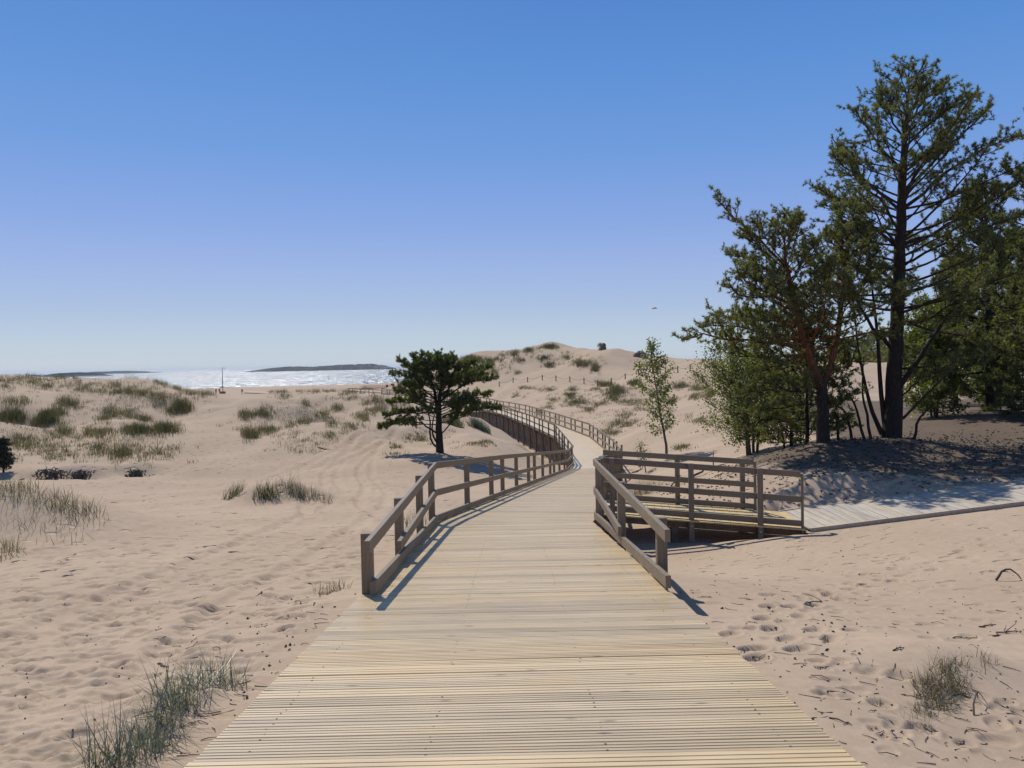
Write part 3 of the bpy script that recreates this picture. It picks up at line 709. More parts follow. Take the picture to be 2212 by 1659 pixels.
# trestles under the raised stretch
for k, s_ in enumerate(np.arange(S_of_y(52), S_of_y(128), 3.7)):
    p, t = cl_at(s_); nn = np.array([t[1], -t[0]]); z = float(deck_z(p[1]))
    ax = np.array([[nn[0], nn[1], 0], [t[0], t[1], 0], [0, 0, 1]])
    for off in (-1.2, 1.2):
        q = p + nn * off; g = float(ground_z(q[0], q[1])) - 0.4; top = z - 0.24
        if top - g < 0.2: continue
        MB().bevbox((q[0], q[1], (top + g) / 2), (0.075, 0.075, (top - g) / 2), ax, 0.008).build('support_post', M['beam'], walk_o)
    q = p; MB().bevbox((q[0], q[1], z - 0.335), (1.42, 0.05, 0.098), ax, 0.006).build('cross_beam', M['beam'], walk_o)
    if True:
        a = p + nn * -1.33; b2, t2 = cl_at(s_ + 1.9); b2 = b2 + np.array([t2[1], -t2[0]]) * -1.33
        za = float(ground_z(a[0], a[1])) + 0.1; zb = z - 0.3
        if zb - za > 0.6:
            e = np.array([b2[0] - a[0], b2[1] - a[1], zb - za]); ln = np.linalg.norm(e); e /= ln
            sd = np.array([nn[0], nn[1], 0]); up = np.cross(sd, e)
            MB().box((np.array([a[0], a[1], za]) + e * ln / 2), (ln / 2, 0.024, 0.06), np.array([e, sd, up])).build('brace', M['beam'], walk_o)

# ------------------------------------------------------------------ railings
def rail_piece(name, P, Q, parent, nP=None, nQ=None, wd=0.052, ht=0.122, m=None):
    """timber from P to Q (top centre points), ends cut to the given plan directions"""
    P = np.asarray(P, float); Q = np.asarray(Q, float); e = norm((Q - P)[:2]); s = np.array([e[1], -e[0]])
    def side(n):
        if n is None: return s * wd / 2
        n = norm(n); return n * (wd / 2) / max(0.35, abs(n @ s)) * np.sign(n @ s)
    a, b = side(nP), side(nQ); v = []; c = 0.003
    for X, o in ((P, a), (Q, b)):
        f = 1 - 2 * c / wd
        for (sg, dz) in ((-f, 0), (f, 0), (1, -c), (1, -ht + c), (f, -ht), (-f, -ht), (-1, -ht + c), (-1, -c)):
            v.append([X[0] + o[0] * sg, X[1] + o[1] * sg, X[2] + dz])
    f = np.array([[k, (k + 1) % 8, (k + 1) % 8 + 8, k + 8] for k in range(8)])
    mbx = MB().add(v, [f, np.arange(8)[::-1][None], (np.arange(8) + 8)[None]])
    return mbx.build(name, m or M['rail'], parent, origin=None)
def post(P, zb, zt, tdir, parent, half=0.054, bolt=False, outer=None):
    e = norm(tdir); ax = np.array([[e[1], -e[0], 0], [e[0], e[1], 0], [0, 0, 1]])
    o = MB().bevbox((P[0], P[1], (zb + zt) / 2), (half, half, (zt - zb) / 2), ax, 0.005).build('post', M['post'], parent)
    if bolt:
        n = np.array([outer[0], outer[1], 0]); c = np.array([P[0], P[1], bolt]) + n * (half + 0.004)
        mbx = MB(); th = np.arange(10) * 2 * math.pi / 10; sd = np.array([e[0], e[1], 0]); up = np.array([0, 0, 1.0])
        ring = lambda r, d: c + n * d + r * (np.cos(th)[:, None] * sd + np.sin(th)[:, None] * up)
        v = np.vstack([ring(0.026, -0.004), ring(0.026, 0.002), ring(0.012, 0.008)])
        f = np.array([[k, (k + 1) % 10, (k + 1) % 10 + 10, k + 10] for k in range(10)])
        mbx.add(v, [f, f + 10, (np.arange(10) + 20)[None]])
        b = mbx.build('bolt', M['steel'], o, origin=None)
        # keep it where it stands
    return o
def edge_pts(ys, side):
    """points on the deck edge, side -1 left, +1 right, with plan tangent"""
    out = []
    for y in ys:
        s_ = S_of_y(y); p, t = cl_at(s_); nn = np.array([t[1], -t[0]])
        out.append((p + nn * side * (DW / 2), float(deck_z(p[1])), t, nn * side))
    return out
def railing(parent, nodes, tops, mids, bots, mid_from=0, side=1.0):
    """nodes: plan points (inner line of the rails) with deck z; one timber per node interval and height"""
    m = len(nodes); P = np.array([n[0] for n in nodes]); z = np.array([n[1] for n in nodes])
    d = np.diff(P, axis=0); d /= np.linalg.norm(d, axis=1)[:, None]
    nn = []
    for i in range(m):
        a = d[max(i - 1, 0)]; b = d[min(i, m - 2)]; h = norm(a + b); nn.append(np.array([h[1], -h[0]]))
    for i in range(m - 1):
        for (nm, hs) in (('top_rail', tops), ('middle_rail', mids), ('bottom_rail', bots)):
            if hs is None or hs[i] is None or hs[i + 1] is None: continue
            g = d[i] * 0.003
            rail_piece(nm, [*(P[i] + g), z[i] + hs[i]], [*(P[i + 1] - g), z[i + 1] + hs[i + 1]], parent, nn[i], nn[i + 1])
def rail_off(y, side):                          # rail line from the centre of the walk
    return float(np.interp(y, [7.3, 14.8, 20], [1.34, 1.44, 1.45])) if side < 0 else float(np.interp(y, [7.3, 15.5, 20], [1.47, 1.5, 1.45]))
def inner(y, side):
    s_ = S_of_y(y); p, t = cl_at(s_); nn = np.array([t[1], -t[0]])
    return (p + nn * side * rail_off(y, side), float(deck_z(p[1])))
def hand(y):                                    # height of the top rail over the deck
    return float(np.interp(y, [7.2, 15.2], [0.56, 1.17]))
# left railing: front slope, long run, then the raised stretch
left = empty('railing', (-1.5, 7.6, 7.8), 'left railing of the boardwalk, long brown timber rails past the lone pine', 'railing')
ys = [7.55, 14.8] + list(np.arange(22.6, 47, 7.45)) + [49.2, 57.5, 66.4, 73.8, 81.2, 88.6, 96, 103.4, 110.8, 118.2, 125.6, 133, 140, 147, 153, 159]
nodes = [inner(y, -1) for y in ys]
railing(left, nodes, None, [None] + [0.63] * (len(ys) - 1), [0.147] * len(ys))
railing(left, [inner(7.28, -1)] + nodes[1:], [hand(7.28)] + [hand(y) for y in ys[1:]], None, None)
q0, q1 = inner(9.55, -1), inner(14.8, -1)
rail_piece('middle_rail', [*q0[0], q0[1] + 0.30], [*(q1[0]), q1[1] + 0.63], left)
def posts_on(parent, ylist, side, zt=None, bolts=False, skip_low=0):
    for y in ylist:
        s_ = S_of_y(y); p, t = cl_at(s_); nn = np.array([t[1], -t[0]]) * side
        q = p + nn * (rail_off(y, side) + 0.024 + 0.052); z = float(deck_z(p[1])); g = float(ground_z(q[0], q[1]))
        zb = max(min(g - 0.25, z - 0.25), z - (0.32 if y > 50 else 0.42 if side > 0 and y < 17 else 1.0))
        post(q, zb, z + hand(y) - 0.006, t, parent)
posts_on(left, [7.75, 10.2, 12.8, 14.75], -1)
yl = []
for a, b in zip(ys[1:-1], ys[2:]):
    L_ = b - a; yl += [a + L_ * 0.40, a + L_ * 0.80, b + 0.25 if b < 150 else b]
posts_on(left, yl, -1)
def rail_screws(parent, ylist, side, heights):
    mbx = MB()
    for y in ylist:
        s_ = S_of_y(y); p, t = cl_at(s_); nn = np.array([t[1], -t[0]]) * side; z = float(deck_z(p[1])); q = p + nn * (rail_off(y, side) - 0.0268)
        for h in heights:
            hh = hand(y) if h is None else h
            if h == 0.63 and y < 9.7: continue
            for du, dh in ((-0.02, -0.035), (0.02, -0.088)):
                c = np.array([q[0] + t[0] * du, q[1] + t[1] * du, z + hh + dh - du * 0.1]); th = np.arange(7) * 2 * math.pi / 7
                ring = c[None] + 0.0075 * (np.cos(th)[:, None] * np.array([t[0], t[1], 0]) + np.sin(th)[:, None] * np.array([0, 0, 1.0])); mbx.add(ring, np.arange(7)[None] if side < 0 else np.arange(7)[::-1][None])
    tag(mbx.build('screw_heads', M['screw'], parent), kind='stuff')
rail_screws(left, [7.75, 10.2, 12.8, 15.0, 17.8, 20.8, 22.3, 25.4], -1, (None, 0.147))
# right railing near the viewer, turning into the near side of the ramp
right = empty('railing', (1.5, 7.6, 7.8), 'near right railing beside the planks, turning along the front of the side ramp', 'railing')
ysr = [7.55, 15.5, 17.0]
nodes = [inner(y, 1) for y in ysr]
rn_a = np.array([1.86, 17.08]); rn_e = np.array([5.93, 16.47])
railing(right, nodes, [hand(y) for y in ysr], [None, 0.63, 0.63], [0.147] * 3)
rail_screws(right, [8.3, 11.4, 15.35], 1, (None, 0.147))
q0, q1 = inner(11.0, 1), inner(15.5, 1)
rail_piece('middle_rail', [*q0[0], q0[1] + 0.27], [*(q1[0]), q1[1] + 0.63], right)
posts_on(right, [8.3, 11.4, 15.35, 16.95], 1)
def ramp_z(x): return 10 + RAMP_A[2] + (x - RAMP_A[0]) / (RAMP_B[0] - RAMP_A[0]) * (RAMP_B[2] - RAMP_A[2])
def ramp_rail(parent, a, b, posts, out, far_side, ends=0.0):
    e = norm(b - a); top, mid, bot = 1.17, 0.65, 0.147
    for nm, h in (('top_rail', top), ('middle_rail', mid), ('bottom_rail', bot)):
        k = [a] + [a + (b - a) * posts[1]] + [b]
        for i in range(2):
            P, Q = k[i], k[i + 1]; g = e * 0.003
            rail_piece(nm, [*(P + g), ramp_z(P[0]) + h], [*(Q - g), ramp_z(Q[0]) + h], parent)
    for j, f in enumerate(posts):
        q = a + (b - a) * f + out * 0.078; z = ramp_z(q[0]); g = float(ground_z(q[0], q[1]))
        post(q, g - 0.3, z + top + (0.012 if not far_side else -0.004), e, parent, bolt=(z - 0.14) if not far_side else False, outer=out)
ramp_rail(right, rn_a + np.array([0.0, 0.03]), rn_e, [0.06, 0.46, 0.80], np.array([-0.12, -0.99]), False)
q = rn_e + np.array([0.03, 0.0]); z = ramp_z(q[0])
post(q, z - 0.12, z + 1.118, norm(rn_e - rn_a), right, half=0.026)
# far right railing: from the far side of the ramp along the walk and over the raised stretch
far_r = empty('railing', (2.2, 18.8, 6.7), 'far right railing from the back of the side ramp along the curving raised boardwalk', 'railing')
ysf = [18.75, 24.6, 32.0, 39.4, 46.8, 52.6, 58.5, 66.6, 74, 81.4, 88.8, 96.2, 103.6, 111, 118.4, 125.8, 133.2, 140, 147, 153]
nodes = [inner(y, 1) for y in ysf]
railing(far_r, nodes, [hand(y) for y in ysf], [0.63] * len(ysf), [0.147] * len(ysf))
yl = [18.95]
for a, b in zip(ysf[:-1], ysf[1:]):
    L_ = b - a; yl += [a + L_ * 0.42, a + L_ * 0.8, b + 0.25]
posts_on(far_r, yl, 1)
rf_a = np.array([2.1, 18.72]); rf_e = np.array([5.52, 18.33])
ramp_rail(far_r, rf_a, rf_e, [0.08, 0.50, 0.93], np.array([0.11, 0.99]), True)
q = rf_e + np.array([0.03, 0]); post(q, ramp_z(q[0]) + 0.0, ramp_z(q[0]) + 1.118, norm(rf_e - rf_a), far_r, half=0.03)

# side ramp
ramp_o = empty('side_ramp', (RAMP_A[0], RAMP_A[1], 10 + RAMP_A[2]), 'short yellow plank ramp leaving the boardwalk to the right between two railings', 'ramp')
rl = parent_loc(ramp_o); e = norm((RAMP_B - RAMP_A)[:2]); L2 = np.linalg.norm((RAMP_B - RAMP_A)[:2]); sl_ = math.atan2(RAMP_B[2] - RAMP_A[2], L2)
rm = plank_mesh('ramp_plank', 1.0, 0.158, 0.028, 2, M['ramp_plank'], axis='y')
n = int(L2 / 0.166); angr = math.atan2(e[1], e[0])
for k in range(n + 1):
    f = (k + 0.5) * 0.166; c = RAMP_A[:2] + e * f
    o = bpy.data.objects.new('plank', rm); COL.objects.link(o); o.parent = ramp_o
    xx = c[0]; wid = 1.92
    o.location = (c[0] - rl[0], c[1] - rl[1] - 0.1, ramp_z(xx) - rl[2]); o.rotation_euler = (0, -sl_, angr + pr.normal(0, 0.002)); o.scale = (1, wid, 1)
for off in (-0.75, 0.7):
    a = RAMP_A[:2] + np.array([0, off - 0.1]); b = RAMP_B[:2] + np.array([0, off - 0.1])
    mbx = MB(); strip_beam(mbx, np.array([[a[0], a[1], ramp_z(a[0])], [(a[0] + b[0]) / 2, (a[1] + b[1]) / 2, ramp_z((a[0] + b[0]) / 2)], [b[0], b[1], ramp_z(b[0])]]), 0.06, -0.2, -0.032); mbx.build('stringer', M['beam'], ramp_o)
for f in (0.35, 0.78):
    for off in (-0.8, 0.6):
        c = RAMP_A[:2] + (RAMP_B - RAMP_A)[:2] * f + np.array([0, off]); g = float(ground_z(c[0], c[1]))
        zt = ramp_z(c[0]) - 0.2
        if zt - g > 0.02: MB().bevbox((c[0], c[1], (zt + g - 0.2) / 2), (0.08, 0.06, (zt - g + 0.2) / 2), None, 0.006).build('support_block', M['beam'], ramp_o)

# old grey path of boards on the sand
path_o = empty('board_path', (RAMP_B[0], RAMP_B[1], 10 + RAMP_B[2]), 'old weathered grey board path lying on the sand and leading right below the pines', 'path')
bl = parent_loc(path_o); e3 = PATH_B - RAMP_B; pl = np.linalg.norm(e3[:2]); slp = math.atan2(e3[2], pl)
om = [plank_mesh('old_plank', 1.92 + k * 0.012, 0.178, 0.032, 0, M['old_plank'], axis='y') for k in range(2)]
n = int(pl / 0.186)
for k in range(n):
    f = (k + 0.5) * 0.186 + 0.02; c = RAMP_B + e3 * (f / pl)
    o = bpy.data.objects.new('board', om[k % 2]); COL.objects.link(o); o.parent = path_o
    o.location = (c[0] - bl[0] , c[1] - bl[1] + pr.normal(0, 0.012), c[2] + 10 - bl[2] - 0.012 + pr.normal(0, 0.002)); o.rotation_euler = (pr.normal(0, 0.004), -slp + pr.normal(0, 0.008), pr.normal(0, 0.004))
for sg in (-1, 1):
    a = RAMP_B + np.array([0.05, sg * 0.985, 10.0]); b = PATH_B + np.array([0, sg * 0.985, 10.0])
    ln = np.array([a + (b - a) * k / 8 for k in range(9)]); ln[:, 1] += 0
    mbx = MB(); strip_beam(mbx, ln, 0.045, -0.10, 0.004); mbx.build('edge_board', M['old_plank'], path_o)

# ------------------------------------------------------------------ vegetation builders
def blades(mbx, base, h, rs, spread=0.35, wid=0.012, tint=None, lean=None):
    """base (n,3), h (n): bent grass blades, three levels each"""
    n = len(base); az = rs.random(n) * 2 * np.pi; k = np.abs(rs.normal(0, spread, n)) + 0.05
    dr = np.stack([np.cos(az) * k, np.sin(az) * k, np.ones(n)], 1)
    if lean is not None: dr += np.asarray(lean)
    dr /= np.linalg.norm(dr, axis=1)[:, None]
    sd = np.stack([-np.sin(az + rs.normal(0, 0.8, n)), np.cos(az), np.zeros(n)], 1); sd /= np.linalg.norm(sd, axis=1)[:, None]
    bend = np.stack([np.cos(az), np.sin(az), -0.35 * np.ones(n)], 1) * (rs.random(n) * 0.45)[:, None]
    if lean is not None: bend += np.asarray(lean) * 0.5
    w_ = (wid * (0.6 + 0.8 * rs.random(n)))[:, None]; h = h[:, None]
    p0 = base; p1 = base + dr * h * 0.5 + bend * h * 0.12; p2 = base + dr * h + bend * h * 0.5
    v = np.stack([p0 - sd * w_ / 2, p0 + sd * w_ / 2, p1 + sd * w_ * 0.4, p1 - sd * w_ * 0.4, p2], 1).reshape(-1, 3)
    i = np.arange(n)[:, None] * 5
    tt = np.clip(rs.normal(0.45, 0.25, n), 0, 1) if tint is None else tint
    mbx.add(v, [i + np.array([[0, 1, 2, 3]]), i + np.array([[3, 2, 4]])], np.repeat(tt, 5))
def tuft_field(mbx, spots, rs, nb=22, rad=0.16, wid=0.014, spread=0.34, tmean=0.53):
    for (q, h) in spots:
        k = max(5, int(nb * rs.uniform(0.6, 1.4)))
        a = rs.random(k) * 2 * np.pi; r = rad * np.sqrt(rs.random(k)) * rs.uniform(0.7, 1.3)
        x = q[0] + np.cos(a) * r; y = q[1] + np.sin(a) * r
        b = np.stack([x, y, ground_z(x, y) - 0.02], 1)
        blades(mbx, b, h * rs.uniform(0.45, 1.1, k), rs, spread, wid, np.clip(rs.normal(tmean + rs.normal(0, 0.1), 0.22, k), 0, 1))
def field(name, patches, seed, material, hmul=1.0, nb=22, wid=0.014, rad=0.16, tm=0.53):
    rs = np.random.default_rng(seed); mbx = MB()
    for (cx, cy, rx, ry, n, h) in patches:
        spots = []
        for _ in range(n):
            a = rs.random() * 2 * np.pi; r = min(1.9, 0.72 * math.sqrt(-math.log(rs.random() + 1e-6)))
            q = on_ground(cx + rx * r * math.cos(a), cy + ry * r * math.sin(a))
            if q is None: continue
            spots.append((q, h * hmul * rs.uniform(0.6, 1.15)))
        tuft_field(mbx, spots, rs, nb, rad, wid, tmean=tm)
    return tag(mbx.build(name, material, attr=True), kind='stuff')
LEFT = [(110,402,110,22,170,.3),(60,432,70,22,120,.34),(320,412,60,16,70,.3),(150,386,60,6,60,.45),(60,384,60,6,60,.45),(20,381,36,4,60,.6),(66,378,12,2,14,.6),(29,378,8,2,10,.6),(108,376,6,2,10,.6),(125,377,5,2,8,.6),(132,378,4,2,8,.6),(156,380,7,3,26,.7),(165,384,8,3,22,.7),(178,388,9,3,26,.7),(192,392,9,3,26,.7),(206,395,10,2.5,26,.7),
 (98,391,15,3,18,.6),(127,393,22,3.5,60,.65),(150,395,14,3.5,34,.65),(172,397,20,3.5,44,.6),(115,386,6,3,14,.7),(81,388,12,5,22,.5),(46,387,15,4,22,.55),(5,388,6,4,16,.6),(17,403,17,4,44,.65),(70,405,12,5,50,.75),(12,419,15,6,70,.75),
 (40,424,8,5,36,.75),(50,418,9,5,44,.75),(58,413,7,4,28,.75),(112,414,12,7,44,.7),(104,420,8,5,18,.6),(131,413,9,5,26,.6),(172,412,6,6,34,.75),(183,408,9,6,56,.75),(158,405,9,4,20,.6),(145,420,8,3,26,.65),(137,431,15,5,60,.6),(165,430,15,5,66,.6),(98,434,16,5,50,.6),
 (63,433,13,6,36,.6),(18,441,9,6,24,.5),(35,445,25,6,44,.5),(110,448,72,14,150,.32),(122,455,9,6,40,.45),(98,449,7,4,16,.4),(60,455,50,8,60,.35),(160,455,14,8,28,.3),
 (246,416,6,4,26,.65),(252,436,9,6,44,.7),(240,428,12,3,10,.3),(263,413,9,7,40,.6),(266,431,10,4,34,.5),(306,422,6,4,18,.5),(324,416,8,4,26,.55),(338,409,5,3,20,.6),(306,405,5,4,14,.5),(284,397,9,3,18,.5),(332,424,4,4,12,.55),(362,417,8,6,36,.6),(372,413,5,5,18,.55),(381,410,7,4,26,.6),(367,404,4,3,10,.6),
 (351,428,8,4,20,.4),(291,426,6,4,14,.4),(331,435,8,4,14,.35),(308,438,30,7,40,.28),(300,450,25,6,14,.25),(315,391,56,2.5,130,.5),(275,391,12,2.5,26,.5),(354,392,16,4,60,.65),(378,401,9,4,34,.6),(345,399,20,3,22,.45),(400,406,10,3,18,.5)]
field('dune_grass', LEFT, 31, M['grass'], 1.0, 17, 0.017, 0.36)
RIGHT = [(540,356,40,6,60,.7),(500,366,16,8,60,.9),(580,362,26,7,40,.6),(600,398,80,10,80,.4),(640,418,60,14,60,.35),(528,351,6,2.5,50,1.1),(551,347.5,8,2,64,1.2),(539,348,8,1.5,20,.8),(515,354,5,3,40,1.0),(517,360,6,2,24,.9),(566,358,5,2,26,.9),(577,362,5,3,34,.9),(586,364,7,3,34,.9),(595,369,4,4,40,1.1),(518,373,4,2,16,.8),(522,362,5,2,14,.8),
 (606,385,8,2.5,50,.8),(600,384,4,2,20,.8),(614,388,6,3,24,.8),(616,393,12,6,110,.8),(612,399,8,3,40,.7),(635,384,7,3,50,.85),(681,386,11,3,50,.75),(700,389,9,3,40,.8),(709,396,5,3,26,.8),(694,398,7,3,30,.6),(573,390,7,2.5,36,.65),(592,390,8,1.8,26,.5),(547,390,9,2.2,34,.6),(527,388.5,12,1.5,40,.55),(516,396,6,3,22,.6),
 (552,401,6,3,24,.6),(569,396,9,3,40,.6),(576,403,13,5,80,.6),(588,410,7,3,34,.55),(600,404,9,3,40,.55),(633,403,15,3,60,.55),(641,409,9,3,20,.4),(550,408,5,3,18,.5),(540,413,5,4,24,.6),(622,424,15,4,60,.4),(611,433,11,3,46,.4),(624,415,8,4,24,.45),(681,448,9,3,26,.3),(699,421,10,4,26,.35),(660,412,16,6,24,.4),(560,420,26,6,26,.35),(672,401,8,3,22,.6),(655,395,8,4,20,.5)]
field('dune_grass', RIGHT, 37, M['grass'], 1.0, 17, 0.022, 0.42)
field('dune_grass', [(462,362,8,4,70,1.2),(476,360,8,3,60,1.1),(489,365,6,5,60,1.2),(497,360,6,3,30,1.0),(505,356,5,3,24,1.0),(492,372,6,4,40,1.0),(485,443,8,3,24,.25),(421,440,5,3,12,.3),(394,447,5,2,10,.3),(430,436,18,6,20,.25),(410,440,14,6,14,.25),(395,452,14,6,10,.2),(470,445,14,4,12,.25)], 41, M['grass'], 1.0, 16, 0.026, 0.34)

field('dune_scrub', [(543,359,5,3,26,1.0),(550,366,6,3,34,1.0),(528,350.5,4,2,18,.9),(551,347.5,6,2,26,1.0),(580,365,7,3,30,.8),(595,369,4,3,20,.9),(470,358,7,3,34,1.1),(488,362,7,4,40,1.1),(514,355,4,3,22,.9),(606,385,7,2,26,.8),(616,393,9,4,44,.8),(635,384,6,2,24,.8),(576,403,8,3,30,.6),(569,396,6,2,18,.6),(137,431,12,3,26,.6),(165,430,10,3,26,.6),(46,419,9,5,30,.75),(12,419,9,4,26,.75),(183,408,6,4,22,.75)], 43, M['grass'], 1.0, 20, 0.026, 0.3, 0.15)
def clump(name, label, cat, spots, h, nb, material, seed, wid=0.008, rad=0.12, spread=0.35, lean=None, tmean=0.4):
    """one clump of grass as a thing; spots in photo pixels (1024 wide)"""
    rs = np.random.default_rng(seed); mbx = MB(); first = None
    for (px, py, kk) in spots:
        q = gp(px, py)
        if first is None: first = q
        k = int(nb * kk); a = rs.random(k) * 2 * np.pi; r = rad * np.sqrt(rs.random(k))
        x = q[0] + np.cos(a) * r; y = q[1] + np.sin(a) * r
        b = np.stack([x, y, ground_z(x, y) - 0.01], 1)
        blades(mbx, b, h * rs.uniform(0.4, 1.1, k) * rs.uniform(0.8, 1.1), rs, spread, wid, np.clip(rs.normal(tmean, 0.25, k), 0, 1), lean)
    return tag(mbx.build(name, material, origin=first, attr=True), label, cat)
fg = [(108,760,1.2),(118,766,1.2),(132,764,1.0),(146,757,1.2),(155,748,1.3),(150,735,1.0),(160,742,1.1),(168,728,1.2),(160,722,1.2),(166,714,1.3),(172,706,1.3),(166,700,1.0),(178,700,1.3),(186,697,1.2),(194,692,1.4),(203,688,1.5),(211,684,1.4),(220,686,1.1),(230,686,.9),(238,685,.8),(120,752,.6),(185,705,.6),(100,764,.5)]
clump('grass_clump', 'blue green clump of lyme grass at the lower left beside the planks', 'grass', fg + [(x, y + 3, .35) for x, y, _ in fg[::2]], 0.31, 30, M['grass_blue'], 51, 0.0042, 0.085, 1.25, tmean=0.42)
clump('grass_clump', 'dry straw coloured grass clump on a small sand mound at the lower right', 'grass', [(928,690,1.2),(938,686,1.4),(930,702,1.2),(945,700,1.4),(950,690,1.3),(938,710,1),(925,714,.8),(955,680,.8),(945,672,.8),(952,664,.8),(960,690,.8),(918,722,.5)], 0.15, 95, M['grass_dry'], 52, 0.0038, 0.09, 1.5, tmean=0.28)
clump('grass_clump', 'few thin dry stalks just behind the straw coloured clump at lower right', 'grass', [(985,664,.8),(992,662,.9),(978,668,.5)], 0.15, 18, M['grass_dry'], 53, 0.004, 0.08, 0.8)
clump('grass_clump', 'tiny dark dry tuft alone on the sand left of the straw clump', 'grass', [(879,704,1)], 0.06, 26, M['grass_dry'], 54, 0.004, 0.035, 0.7, tmean=0.15)
clump('grass_clump', 'small sparse tuft on the sand in front of the left railing end', 'grass', [(322,591,.8),(333,589,1),(341,588,.7),(314,596,.4)], 0.15, 30, M['grass'], 55, 0.005, 0.10, 0.5, tmean=0.5)
clump('grass_clump', 'pale green tuft growing against the outside of the left railing', 'grass', [(414,528,1),(420,524,1),(408,534,.6)], 0.5, 40, M['grass'], 56, 0.008, 0.2, 0.4, tmean=0.5)
clump('grass_clump', 'pale yellowish tuft behind the side ramp seen between its rails', 'grass', [(638,494,1),(645,492,1.2),(652,491,1),(630,496,.7)], 0.55, 50, M['grass_dry'], 57, 0.01, 0.25, 0.4, tmean=0.45)
clump('grass_clump', 'dense grass crowning the near sand hummock at the far left edge', 'grass', [(x, y, 1) for x, y in ((2,492),(8,490),(14,491),(20,492),(26,492),(12,495),(58,502),(64,503),(70,505),(76,508),(82,512),(87,517),(52,500),(88,523),(70,512),(62,508))], 0.33, 36, M['grass'], 58, 0.008, 0.4, 0.5, tmean=0.5)
clump('grass_clump', 'sparse reddish grass on the lower slope of the far left hummock', 'grass', [(x, y, .6) for x, y in ((20,508),(34,512),(48,516),(30,520),(44,524),(58,529),(64,534),(50,533),(36,528),(24,522),(12,516),(70,540),(76,526),(4,508))], 0.26, 22, M['grass'], 59, 0.007, 0.5, 0.5, tmean=0.7)['kind'] = 'stuff'
clump('grass_clump', 'small grass patch cut by the left picture edge below the hummock', 'grass', [(3,553,1),(10,557,.8),(-4,550,1)], 0.32, 44, M['grass'], 60, 0.009, 0.25, 0.4, tmean=0.6)
clump('grass_clump', 'leftmost leaning tuft of the small mound in the middle sand', 'grass', [(228,499,1),(234,497,1.2),(238,494,1)], 0.6, 46, M['grass'], 61, 0.014, 0.22, 0.3, lean=(0.25, 0.0, 0.0))
clump('grass_clump', 'dark middle tuft of the small mound in the middle sand', 'grass', [(260,497,1.2),(266,496,1.3),(272,498,1)], 0.6, 50, M['grass'], 62, 0.014, 0.25, 0.35, tmean=0.3)
clump('grass_clump', 'grass along the right slope of the small mound in the middle sand', 'grass', [(296,494,1.2),(302,497,1),(284,486,.8),(294,485,.8),(310,496,.7),(316,499,.6),(324,502,.6)], 0.5, 40, M['grass'], 63, 0.013, 0.28, 0.4)
clump('grass_clump', 'big dark grass clump between the lone pine and the raised walk', 'grass', [(474,427,1),(478,428,1.2),(482,430,1.2),(486,432,.9),(476,425,.9)], 1.0, 110, M['grass_blue'], 64, 0.03, 0.45, 0.35, lean=(-0.15, 0, 0), tmean=0.2)
clump('grass_clump', 'tall grass clump directly behind the lone pine trunk', 'grass', [(448,424,1),(453,425,1.2),(458,427,1),(454,421,1)], 1.1, 90, M['grass'], 65, 0.028, 0.5, 0.35, tmean=0.3)

